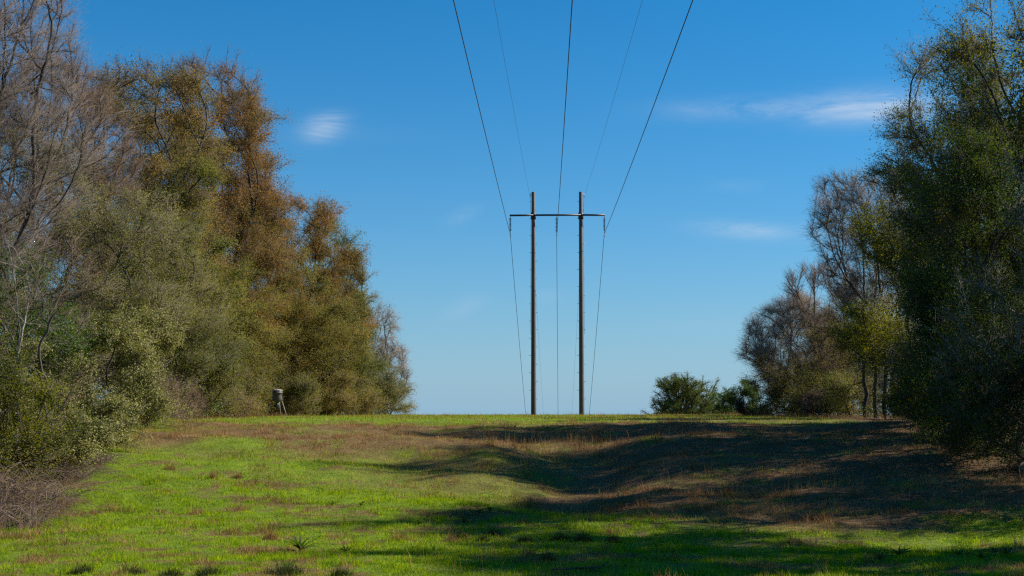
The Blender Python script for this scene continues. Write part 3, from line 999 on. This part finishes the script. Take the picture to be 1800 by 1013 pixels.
# evergreen shrubs
T('evergreen_shrub', 'two-tone evergreen column shrub, tallest and farthest up the grass slope', 262, 66.5, 520, 88, COLUMN, bark=BARK, leaf_m=L_CREAM, n=420, per=78, leaf=.075, twigs=2, twig_len=.4, spread=.22, csig=.34, seed=31, group=GS, cat='shrub', gaps=.44, r0=.06, part_names=('stem', 'foliage'), flat=.8)
T('evergreen_shrub', 'big two-tone evergreen shrub beside the column one', 190, 60, 530, 122, COLUMN, bark=BARK, leaf_m=L_CREAM, n=520, per=78, leaf=.075, twigs=2, twig_len=.4, spread=.22, csig=.34, seed=32, group=GS, cat='shrub', gaps=.44, r0=.07, part_names=('stem', 'foliage'), flat=.8)
T('evergreen_shrub', 'low rounded two-tone shrub overhanging the grass at its foot', 140, 55, 640, 145, SHRUB, bark=BARK, leaf_m=L_CREAM, n=420, per=78, leaf=.075, twigs=2, twig_len=.4, spread=.22, csig=.34, seed=33, group=GS, cat='shrub', gaps=.44, r0=.05, part_names=('stem', 'foliage'), flat=.8)
T('evergreen_shrub', 'glossy green shrub above the grey brambles', 70, 50.5, 620, 175, SHRUB, bark=BARK, leaf_m=L_CREAM, n=480, per=78, leaf=.075, twigs=2, twig_len=.4, spread=.22, csig=.34, seed=34, group=GS, cat='shrub', gaps=.42, r0=.05, part_names=('stem', 'foliage'), flat=.8)
T('evergreen_shrub', 'dark glossy shrub cut by the frame edge above the brambles', -20, 47.5, 600, 170, SHRUB, bark=BARK, leaf_m=L_DARK_OLIVE, n=420, per=62, leaf=.08, twigs=2, twig_len=.4, spread=.28, seed=35, group=GS, cat='shrub', gaps=.42, r0=.05, part_names=('stem', 'foliage'), flat=.8)
T('evergreen_tree', 'green leafy tree top behind the thin grey saplings', 30, 56, 440, 170, WALL, bark=BARK, leaf_m=L_GREEN, n=420, per=55, leaf=.1, twigs=2, twig_len=.6, seed=36, group=GL, gaps=.47, r0=.09)
T('sapling', 'thin leafless forked sapling standing in the glossy shrubs', 78, 49.2, 450, 150, VASE, bark=BARK, twig_m=TWIG_BROWN, n=60, twigs=2, twig_len=.7, twig_r=.007, sub=1, bf=.5, trunk_h=.4, r0=.06, rtip=.01, seed=37, group=GL, lean=(.6, 0))
T('sapling', 'thin grey leafless sapling leaning by the frame edge', 28, 49.6, 420, 110, VASE, bark=BARK_PALE, twig_m=TWIG_GREY, n=50, twigs=2, twig_len=.7, twig_r=.007, sub=1, bf=.5, trunk_h=.45, r0=.06, rtip=.01, seed=38, group=GL, lean=(.3, 0))
T('green_bush', 'bright green bush at the wood foot near the grass crest', 345, 84, 640, 50, SHRUB, bark=BARK, leaf_m=L_GREEN, n=160, per=50, leaf=.12, twigs=2, twig_len=.4, seed=39, group=GS, cat='shrub', r0=.04, part_names=('stem', 'foliage'))
for i, (px, Y, top, w, lm, lab) in enumerate([
        (285, 72, 672, 70, None, 'reddish leafless brush at the foot of the column shrub'),
        (310, 79, 668, 70, None, 'grey-brown leafless brush under the pale olive tree'),
        (385, 90, 655, 80, L_OLIVE_BROWN, 'olive undergrowth shrub below the dense mid-olive tree'),
        (420, 104, 655, 60, L_OLIVE, 'green-olive undergrowth shrub just beside the game feeder'),
        (530, 112, 662, 60, L_OLIVE, 'light olive undergrowth shrub on the sunny side of the game feeder'),
        (487, 112, 692, 60, L_OLIVE_BROWN, 'low undergrowth shrub directly behind the game feeder'),
        (575, 118, 655, 80, L_OLIVE_BROWN, 'brown-olive undergrowth shrub below the drooping tree'),
        (615, 126, 665, 80, L_OLIVE_BROWN, 'olive undergrowth shrub below the narrow rust-topped tree'),
        (670, 140, 672, 70, L_GREYGREEN, 'grey scrub shrub under the last leafless trees'),
        (405, 92, 690, 50, None, 'low dry brush on the grass rim at the wood foot')]):
    kw = dict(bark=BARK_DARK, n=230, twigs=3, twig_len=.6, sub=2, seed=50 + i, group=GS, cat='shrub', r0=.05, trunk_h=.3, part_names=('stem', 'foliage' if lm else 'twigs'))
    T('undergrowth_shrub' if lm else 'leafless_brush', lab, px, Y, top, w, SHRUB, leaf_m=lm, twig_m=TWIG_BROWN, **({'per': 55, 'leaf': .1} if lm else {}), **kw)

# --- shaded side
T('tall_tree', 'tall dark half-leafless tree with a ragged open top at the frame edge', 1800, 61, -5, 250, FAN, bark=BARK_DARK, twig_m=TWIG_DARK, leaf_m=L_DARK_OLIVE, n=1600, per=52, leaf=.095, spread=.34, twigs=3, twig_len=.8, sub=1, bf=.35, trunk_h=.5, r0=.26, seed=61, sqy=.62, group=GRT, gaps=.36, crook=.5)
T('tall_tree', 'tall olive-leaved tree with bare twig tips beside the cirrus cloud', 1682, 71, 80, 165, WALL, bark=BARK_DARK, twig_m=TWIG_DARK, leaf_m=L_DARK_OLIVE, n=1600, per=52, leaf=.095, spread=.34, twigs=3, twig_len=.9, sub=2, bf=.4, trunk_h=.6, r0=.24, seed=62, sqy=.62, group=GRT, gaps=.34, leaf_z=(0, .92, .07))
T('tall_tree', 'dark green tree in the middle of the shaded mass', 1725, 64, 120, 190, TALL, bark=BARK_DARK, twig_m=TWIG_DARK, leaf_m=L_DARK, n=1300, per=62, leaf=.095, spread=.34, twigs=2, twig_len=.7, sub=1, bf=.35, trunk_h=.55, r0=.24, seed=63, sqy=.62, group=GRT, gaps=.46)
T('evergreen_tree', 'dense dark evergreen bulging low over the brown bank', 1745, 57.5, 270, 205, WALL, bark=BARK_DARK, leaf_m=L_DARK, n=1100, per=72, leaf=.08, twigs=2, twig_len=.5, seed=64, sqy=.62, group=GRT, gaps=.42, r0=.2)
T('evergreen_tree', 'dark olive tree with yellowish boughs bulging towards the leaning leafless tree', 1600, 83, 315, 160, WALL, bark=BARK_DARK, leaf_m=L_DARK_OLIVE, n=900, per=62, leaf=.095, spread=.32, twigs=2, twig_len=.6, sub=1, seed=65, sqy=.62, group=GRT, gaps=.5, r0=.18)
T('dead_topped_tree', 'dark tree topped by pale dead twigs at the frame edge', 1795, 52.5, 290, 190, WALL, bark=BARK_PALE, twig_m=BARK_PALE, leaf_m=L_DARK, n=700, per=70, leaf=.075, twigs=3, twig_len=.7, sub=1, seed=66, sqy=.62, group=GRT, gaps=.42, r0=.14, leaf_z=(0, .84, .06))
T('evergreen_tree', 'dark leafy tree behind the evergreen that bulges over the bank', 1690, 68, 330, 160, WALL, bark=BARK_DARK, leaf_m=L_DARK, n=800, per=60, leaf=.095, spread=.32, twigs=2, twig_len=.6, seed=67, sqy=.62, group=GRT, gaps=.5, r0=.18)
T('bare_tree', 'leafless tree leaning out from the dark mass towards the power line', 1575, 92, 330, 165, VASE, bark=BARK_DARK, twig_m=TWIG_DARK, n=1300, twigs=4, twig_len=.9, twig_r=.01, sub=2, bf=.6, trunk_h=.4, r0=.2, seed=68, group=GRT, gaps=.32, lean=(-2.0, 0), up=.2)
T('bare_tree', 'broad leafless tree with dense dark twigs at the open end of the shaded row', 1405, 121, 530, 148, FAN, bark=BARK_DARK, twig_m=TWIG_DARK, n=1900, twigs=4, twig_len=1.0, twig_r=.009, sub=3, bf=.5, trunk_h=.3, r0=.2, seed=69, group=GRT, gaps=.28, up=.1)
T('bare_tree', 'leafless tree of many straight upright stems behind the broad leafless one', 1465, 114, 478, 130, VASE, bark=TWIG_BROWN, twig_m=TWIG_BROWN, n=700, twigs=3, twig_len=.9, twig_r=.01, sub=2, bf=.9, trunk_h=.35, r0=.2, seed=70, group=GRT, stems=5, up=.6, crook=.12)
T('bare_tree', 'brownish leafless tree between the upright stems and the dark mass', 1525, 104, 500, 140, WALL, bark=BARK_DARK, twig_m=TWIG_BROWN, leaf_m=L_DARK_OLIVE, n=900, per=22, leaf=.09, twigs=3, twig_len=.9, sub=2, bf=.45, trunk_h=.45, r0=.18, seed=71, group=GRT, gaps=.38)
T('bare_tree', 'low leafless tree with leaf remnants beneath the upright stems', 1430, 110, 590, 150, WALL, bark=BARK_DARK, twig_m=TWIG_BROWN, leaf_m=L_OLIVE_BROWN, n=700, per=26, leaf=.09, twigs=3, twig_len=.8, sub=2, bf=.4, r0=.1, seed=72, group=GRT, gaps=.38)
for i, (px, Y, top, w, lab) in enumerate([(1521, 88, 560, 70, 'slender dark trunk standing nearest the upright leafless stems'), (1541, 87, 540, 70, 'slender dark trunk in the middle of three slender trunks'), (1556, 85, 550, 70, 'slender dark trunk nearest the dark evergreen mass')]):
    T('slender_tree', lab, px, Y, top, w, [(.5, .2), (.7, .9), (.9, .8), (1, .2)], bark=BARK_DARK, twig_m=TWIG_DARK, leaf_m=L_DARK_OLIVE, n=200, per=50, leaf=.09, twigs=3, twig_len=.6, seed=75 + i, group='slender trunks at the wood edge', trunk_h=.7, r0=.13, crook=.14)
T('forest_tree', 'dim tree deep in the wood behind the leaning leafless tree', 1670, 105, 330, 190, WALL, bark=BARK_DARK, leaf_m=L_DARK_OLIVE, n=500, per=30, leaf=.12, spread=.45, twigs=2, twig_len=.9, seed=78, group=GRT, r0=.2, gaps=.36)
T('forest_tree', 'dim tree deep in the wood behind the ragged open-topped tree', 1790, 80, 170, 260, WALL, bark=BARK_DARK, leaf_m=L_DARK_OLIVE, n=500, per=30, leaf=.11, spread=.45, twigs=2, twig_len=.9, seed=79, group=GRT, r0=.2, gaps=.38)
for i, (px, Y, top, w, lm, lab) in enumerate([
        (1790, 50.5, 620, 170, L_DARK, 'dark leafy shrub cut by the frame edge beside the brown bank'),
        (1725, 54.5, 650, 130, L_DARK, 'dark leafy shrub at the foot of the bulging evergreen'),
        (1675, 61, 655, 100, L_DARK_OLIVE, 'dark olive shrub at the crest end of the brown bank'),
        (1635, 71, 655, 55, L_LIME, 'small yellow-green sunlit shrub before the dark mass'),
        (1605, 80, 668, 60, L_DARK_OLIVE, 'twiggy olive shrub beside the slender trunks'),
        (1500, 95, 650, 80, L_OLIVE, 'sunlit yellow-olive shrub behind the slender trunks'),
        (1455, 100, 655, 80, L_OLIVE_BROWN, 'greyish undergrowth shrub below the upright leafless stems'),
        (1410, 108, 650, 90, L_OLIVE, 'olive undergrowth shrub below the broad leafless tree'),
        (1365, 116, 665, 80, L_OLIVE_BROWN, 'brown-olive undergrowth shrub near the two small far trees'),
        (1330, 120, 690, 50, None, 'low leafless brush at the open end of the shaded row'),
        (1440, 97, 690, 50, None, 'pale leafless brush on the grass rim under the upright stems')]):
    kw = dict(bark=BARK_DARK, n=300, twigs=3, twig_len=.5, sub=1, seed=90 + i, group=GSR, cat='shrub', r0=.05, trunk_h=.3, part_names=('stem', 'foliage' if lm else 'twigs'))
    T('undergrowth_shrub' if lm else 'leafless_brush', lab, px, Y, top, w, SHRUB, leaf_m=lm, twig_m=TWIG_BROWN, **({'per': 60, 'leaf': .085} if lm else {}), **kw)
# trees standing beside the photographer's side of the clearing; they throw the long shadows on the grass
for i, (x, y, h, r, sd_) in enumerate([(21.5, 46, 19, 4.4, 81), (24, 39.5, 21, 4.6, 82), (28, 52, 21, 5, 83), (26, 37.6, 21, 4, 84)]):
    tree('tall_tree', 'tall dark tree just outside the view that shades the slope', (x, y, gz(x, y)), h, r, TALL if i == 0 else [(.5, .5), (.62, 1), (.8, .95), (.92, .6), (1, .1)], bark=BARK_DARK, twig_m=TWIG_DARK, leaf_m=L_DARK_OLIVE, n=700, per=80, leaf=.14, spread=.42, twigs=2, twig_len=.9, sub=1, seed=sd_, group='shade trees outside the view', trunk_h=.55, r0=.25, gaps=.5)
# far trees beyond the crest
H, R = size_from(1203, 215, 662, 128)
tree('pine_tree', 'far round-topped dark pine peeping over the crest', place(1208, 215), H, R, [(.5, .7), (.62, 1), (.78, 1), (.9, .8), (1, .35)], bark=BARK_DARK, leaf_m=L_PINE, n=1500, per=90, leaf=.13, spread=.4, cl=24, csig=1.05, twigs=1, twig_len=.3, bf=.5, trunk_h=.5, r0=.25, rtip=.05, seed=101, gaps=.26, sqy=.8, shell=.8)
T('far_tree', 'far light green leafy tree between the pine and the leafless row', 1302, 190, 676, 62, TALL, bark=BARK_DARK, leaf_m=L_GREEN, n=700, per=80, leaf=.13, spread=.35, cl=12, csig=.6, twigs=2, twig_len=.5, seed=102, trunk_h=.5, r0=.12, rtip=.03, gaps=.48)
T('far_tree', 'far low dark bush-like tree close beside the round pine', 1276, 205, 702, 50, WALL, bark=BARK_DARK, leaf_m=L_PINE, n=700, per=80, leaf=.13, spread=.35, cl=12, csig=.6, twigs=2, twig_len=.5, seed=103, trunk_h=.5, r0=.12, rtip=.03, gaps=.45)

# ------------------------------------------------------------------ brambles
def hit(px, py):
    """Where the line of sight through a photo pixel meets the ground."""
    ys = np.arange(24, 160, 0.1)
    x1, z1 = at(px, py, 1.0)
    g = ground_z(x1 * ys, ys)
    i = np.argmax(z1 * ys < g)
    return x1 * ys[i], ys[i]


def polystems(n, rx, ry, h, rng, seg=6, r=.006, arch=1.0, lo=.5):
    A, B, RA, RB = [], [], [], []
    for _ in range(n):
        p = np.array([rng.uniform(-rx, rx), rng.uniform(-ry, ry), -.05])
        a = rng.uniform(0, 2 * math.pi)
        L = h * rng.uniform(lo, 1.6)
        d = np.array([math.cos(a) * .5, math.sin(a) * .5, 1.0])
        rr = r * rng.uniform(.6, 1.4)
        for s in range(seg):
            d = d / np.linalg.norm(d)
            q = p + d * L / seg
            q[2] = max(q[2], .02)
            A.append(p)
            B.append(q)
            RA.append(rr * (1 - s / (seg + 1)))
            RB.append(rr * (1 - (s + 1) / (seg + 1)))
            p = q
            d = d + np.array([math.cos(a), math.sin(a), -.9]) * arch * .33 + rng.normal(size=3) * .18
    A, B = np.array(A), np.array(B)
    t = unit(B - A)
    return tubes(A, B, np.array(RA), np.array(RB), t, t, 3)


rng = np.random.default_rng(5)
BRAM = bark_mat('bramble_cane', (0.07, 0.045, 0.036), (0.19, 0.135, 0.105), 1.0)
for i, (px, py, rx, h, lab) in enumerate([(15, 925, 1.1, 1.5, 'grey-brown bramble tangle lowest on the slope at the frame edge'), (55, 890, 1.3, 1.5, 'grey-brown bramble tangle under the glossy green shrub'),
                                          (105, 845, 1.1, 1.2, 'brown bramble tangle under the low rounded two-tone shrub'), (0, 870, 1.4, 1.9, 'tall purplish bramble tangle under the dark glossy shrub'), (150, 815, .9, .9, 'thin bramble fringe between the two-tone shrubs and the grass')]):
    x, y = hit(px, py)
    h *= 1.25
    root = empty('bramble_thicket', (x, y, gz(x, y)), lab, 'brambles', 'bramble thickets along the sunlit edge')
    v, f = polystems(300, rx, rx * 1.1, h * 1.15, rng, seg=7, r=.0095, arch=1.25, lo=.25)
    mesh_np('canes', v, [f], BRAM, root)
    P = np.stack([rng.uniform(-rx, rx, 700), rng.uniform(-rx, rx, 700), rng.uniform(.05, h, 700)], 1)
    v, f = leaves(P, .06, rng)
    mesh_np('foliage', v, [f], L_RUST_OLIVE, root)

# ------------------------------------------------------------------ grass
G_GREEN = leaf_mat('grass_blade_green', [(0.05, 0.095, 0.005), (0.14, 0.22, 0.006), (0.27, 0.36, 0.009), (0.37, 0.4, 0.02)], nscale=1.8, trans=.5, gloss=.08, mixn=.45)
G_DRY = leaf_mat('grass_blade_dry', [(0.09, 0.045, 0.018), (0.2, 0.108, 0.045), (0.31, 0.18, 0.08), (0.4, 0.265, 0.13)], nscale=.6, trans=.3, gloss=.1)
G_RUSH = leaf_mat('rush_blade', [(0.02, 0.03, 0.007), (0.045, 0.06, 0.013), (0.12, 0.11, 0.04)], nscale=.6, trans=.2, gloss=.12)


def blades(P, h, w, rng, lean=.5):
    """Grass blades: bent tapering strips of two faces each."""
    n = len(P)
    a = rng.uniform(0, 2 * math.pi, n)
    u = np.stack([np.cos(a), np.sin(a), np.zeros(n)], 1)
    b = rng.uniform(0, 2 * math.pi, n)
    ln = np.abs(rng.normal(size=n)) * lean
    d = np.stack([np.cos(b) * ln, np.sin(b) * ln, np.ones(n)], 1)
    d = unit(d)
    d2 = unit(d + np.stack([np.cos(b) * ln, np.sin(b) * ln, -.2 * np.ones(n)], 1))
    M = P + d * (h * .55)[:, None]
    E = M + d2 * (h * .5)[:, None]
    V = np.stack([P - u * w[:, None] / 2, P + u * w[:, None] / 2, M + u * w[:, None] * .38, M - u * w[:, None] * .38, E], 1).reshape(-1, 3)
    q = (np.arange(n) * 5)[:, None]
    return V, [q + np.array([[0, 1, 2, 3]]), q + np.array([[3, 2, 4]])]


def wedge(n, y0, y1, rng):
    y = y0 + (y1 - y0) * rng.uniform(0, 1, n)
    lo = np.maximum(-.43 * y - 2.0, edge_left(y) - 1.0)
    hi = np.minimum(.39 * y + 2.5, edge_right(y) + 1.0)
    x = lo + (hi - lo) * rng.uniform(0, 1, n)
    return x, y


rng = np.random.default_rng(11)
GP, GH, GW, DP, DH, DW = [], [], [], [], [], []
for n, y0, y1, hh, ww in ((260000, 27.5, 38, .085, .010), (230000, 38, 50, .085, .012), (200000, 50, 72, .085, .014), (110000, 72, 142, .085, .018)):
    x, y = wedge(n, y0, y1, rng)
    dm, wm = dry_mask(x, y)
    clump = .55 * fbm2(x, y, 1.2, 77, 2) + .45 * fbm2(x, y, 4.5, 78, 2)
    dryish = rng.uniform(0, 1, n) < np.clip(dm * 1.2 - .06, 0, .985)
    keep = (rng.uniform(0, 1, n) < -.1 + 1.7 * clump) & (rng.uniform(0, 1, n) > wm * .8)
    P = np.stack([x, y, ground_z(x, y) - .012], 1)
    h = hh * rng.uniform(.5, 1.5, n) * (.25 + 3.0 * clump ** 2)
    w = ww * rng.uniform(.7, 1.3, n)
    m = keep & ~dryish
    GP.append(P[m]); GH.append(h[m]); GW.append(w[m])
    m = keep & dryish
    DP.append(P[m]); DH.append(h[m] * (.9 + 1.3 * sstep(.5, .8, clump[m]))); DW.append(w[m] * .85)
v, f = blades(np.concatenate(GP), np.concatenate(GH), np.concatenate(GW), rng, .55)
tag(mesh_np('grass', v, f, G_GREEN), 'fresh bright green grass covering the slope', 'grass', kind='stuff')
v, f = blades(np.concatenate(DP), np.concatenate(DH), np.concatenate(DW), rng, .9)
tag(mesh_np('dry_grass', v, f, G_DRY), 'dead brown grass and stalks on the bank', 'dry grass', kind='stuff')
# tall dry stalks of broomsedge on the bank of the gully and thin seed stalks elsewhere
P = []
for px0, px1, py0, py1, n in ((850, 1060, 762, 802, 900), (1000, 1250, 752, 790, 350), (1100, 1700, 760, 880, 500), (1250, 1700, 850, 880, 250), (715, 1320, 730, 734, 420), (560, 900, 985, 1010, 50), (820, 1700, 960, 1005, 40)):
    for _ in range(n):
        P.append(hit(rng.uniform(px0, px1), rng.uniform(py0, py1)))
for _ in range(5200):
    y = rng.uniform(38, 140)
    P.append((float(edge_left(y)) + rng.normal() * .9 - .4, y) if rng.uniform() < .5 else (float(edge_right(y)) + rng.normal() * 1.1, y))
P = np.array(P)
P = np.stack([P[:, 0], P[:, 1], ground_z(P[:, 0], P[:, 1]) - .02], 1)
v, f = blades(P, rng.uniform(.2, .65, len(P)) * np.where(P[:, 1] > 75, .8, 1), np.full(len(P), .011), rng, .22)
tag(mesh_np('broomsedge', v, f, G_DRY), 'tall thin dry stalks standing on the gully bank', 'dry grass', kind='stuff')

# clumps and weeds one can count
def tuft(name, label, px, py, h, r, n, mat, group, lean=.6, cat='grass clump'):
    x, y = hit(px, py)
    a = rng.uniform(0, 2 * math.pi, n)
    q = r * np.sqrt(rng.uniform(0, 1, n)) * .55
    Pp = np.stack([np.cos(a) * q, np.sin(a) * q, np.full(n, -.03)], 1)
    hh = h * rng.uniform(.25, 1.25, n) * (1.15 - .75 * (q / (r * .55)) ** 2)
    v, f = blades(Pp * np.array([1, .8, 1]) + np.clip(rng.normal(size=(n, 3)), -1.5, 1.5) * np.array([.07, .05, 0]), hh, np.full(n, .011), rng, lean)
    o = mesh_np(name, v, f, mat)
    o.location = (x, y, gz(x, y))
    return tag(o, label, cat, group)


GRU = 'dark rush clumps in the grass'
for px, py, h, r, lab in [(145, 1008, .3, .35, 'small dark rush clump at the lower frame edge below the brambles'), (232, 1011, .3, .4, 'dark rush clump next along the lower frame edge from the small one'), (300, 1013, .25, .3, 'low rush clump between two wider ones at the lower frame edge'),
                         (368, 1012, .32, .4, 'wide rush clump at the lower frame edge before the biggest one'), (503, 1010, .42, .5, 'biggest blackish rush clump at the lower frame edge'), (600, 1013, .28, .3, 'rush clump just past the biggest one at the lower frame edge'),
                         (808, 948, .34, .24, 'round dark rush clump at the start of the shaded row'), (850, 952, .26, .22, 'low rush clump beside the round one in the shade'), (868, 942, .28, .26, 'spiky rush clump behind the shaded row'),
                         (922, 954, .28, .28, 'rush clump in the middle of the shaded row'), (985, 950, .3, .3, 'wider rush clump past the middle of the shaded row'), (1022, 952, .36, .32, 'tallest rush clump of the shaded row'), (1078, 954, .28, .22, 'rush clump at the far end of the shaded row'), (963, 986, .26, .24, 'lone rush clump below the shaded row')]:
    tuft('rush_clump', lab, px, py, h * .9, r * 1.35, 600, G_RUSH, GRU)
for px, py, h, r, lab in [(376, 842, .4, .25, 'straw-brown grass tuft, taller of two on the sunny slope'), (420, 841, .3, .2, 'straw-brown grass tuft, smaller of two on the sunny slope'), (475, 949, .34, .22, 'brown grass tuft alone on the bright green grass'), (298, 826, .3, .3, 'flat brown grass tuft near the two-tone shrubs'), (705, 949, .22, .25, 'brown flattened tuft at the shadow rim')]:
    tuft('dry_tuft', lab, px, py, h, r, 260, G_DRY, 'dry tufts in the green grass')


def weed(label, px, py, h, n, mat):
    x, y = hit(px, py)
    Vs, Fs, off = [], [], 0
    for i in range(n):
        a = rng.uniform(0, 2 * math.pi)
        el = rng.uniform(.55, 1.45)
        L = h * rng.uniform(.6, 1.2)
        d = np.array([math.cos(a) * math.cos(el), math.sin(a) * math.cos(el), math.sin(el)])
        s = np.array([-math.sin(a), math.cos(a), 0])
        k = 5
        pts = []
        for j in range(k + 1):
            t = j / k
            c = d * L * t + np.array([math.cos(a), math.sin(a), -.9]) * L * .35 * t * t
            c[2] = max(c[2], .01)
            w = h * .055 * math.sin(math.pi * min(.98, t * .85 + .12))
            pts += [c - s * w, c + s * w + np.array([0, 0, .01])]
        Vs += pts
        Fs += [(off + 2 * j, off + 2 * j + 1, off + 2 * j + 3, off + 2 * j + 2) for j in range(k)]
        off += 2 * (k + 1)
    o = mesh_np('weed_plant', np.array(Vs), [np.array(Fs)], mat)
    o.location = (x, y, gz(x, y))
    return tag(o, label, 'weed', 'broad-leaved weeds in the grass')


for px, py, h, n, lab in [(528, 968, .5, 26, 'tall strap-leaved weed alone on the sunny grass'), (585, 890, .26, 14, 'small dark weed near the first shadow streak'), (612, 893, .26, 12, 'small weed in a pair at the shadow streak'), (634, 891, .26, 12, 'second small weed of the pair at the shadow streak'),
                      (608, 972, .32, 18, 'bushy weed between the tall weed and the shadow'), (815, 920, .34, 18, 'dark weed above the round rush clump'), (843, 902, .3, 18, 'dark weed upslope in the dappled shade'), (735, 924, .24, 16, 'pale-tipped weed at the shadow rim'), (860, 900, .3, 14, 'dark weed beside the upslope one'),
                      (1545, 985, .34, 26, 'leafy weed patch in the lit strip below the shadow'), (1580, 978, .36, 26, 'taller leafy weed in the lit strip below the shadow'), (1685, 978, .3, 22, 'lit weed close under the bank edge'), (1725, 985, .3, 22, 'lit weed lower in the bright strip'), (1770, 978, .36, 26, 'bushy lit weed near the frame edge'), (1750, 975, .3, 22, 'lit weed beside the bushy one near the frame edge')]:
    weed(lab, px, py, h, n, L_GREEN)
# fallen stick at the bottom of the slope
x, y = hit(1030, 1006)
V, F = join([rod((-.75, 0, .05), (-.2, .02, .08), .022), rod((-.22, .02, .08), (.3, 0, .1), .02), rod((.28, 0, .1), (.5, .05, .22), .015), rod((.05, 0, .09), (.25, -.2, .06), .012)])
o = mesh_np('fallen_stick', V, F, BARK_DARK)
o.location = (x, y, gz(x, y))
tag(o, 'dark crooked fallen stick lying in the grass', 'stick')
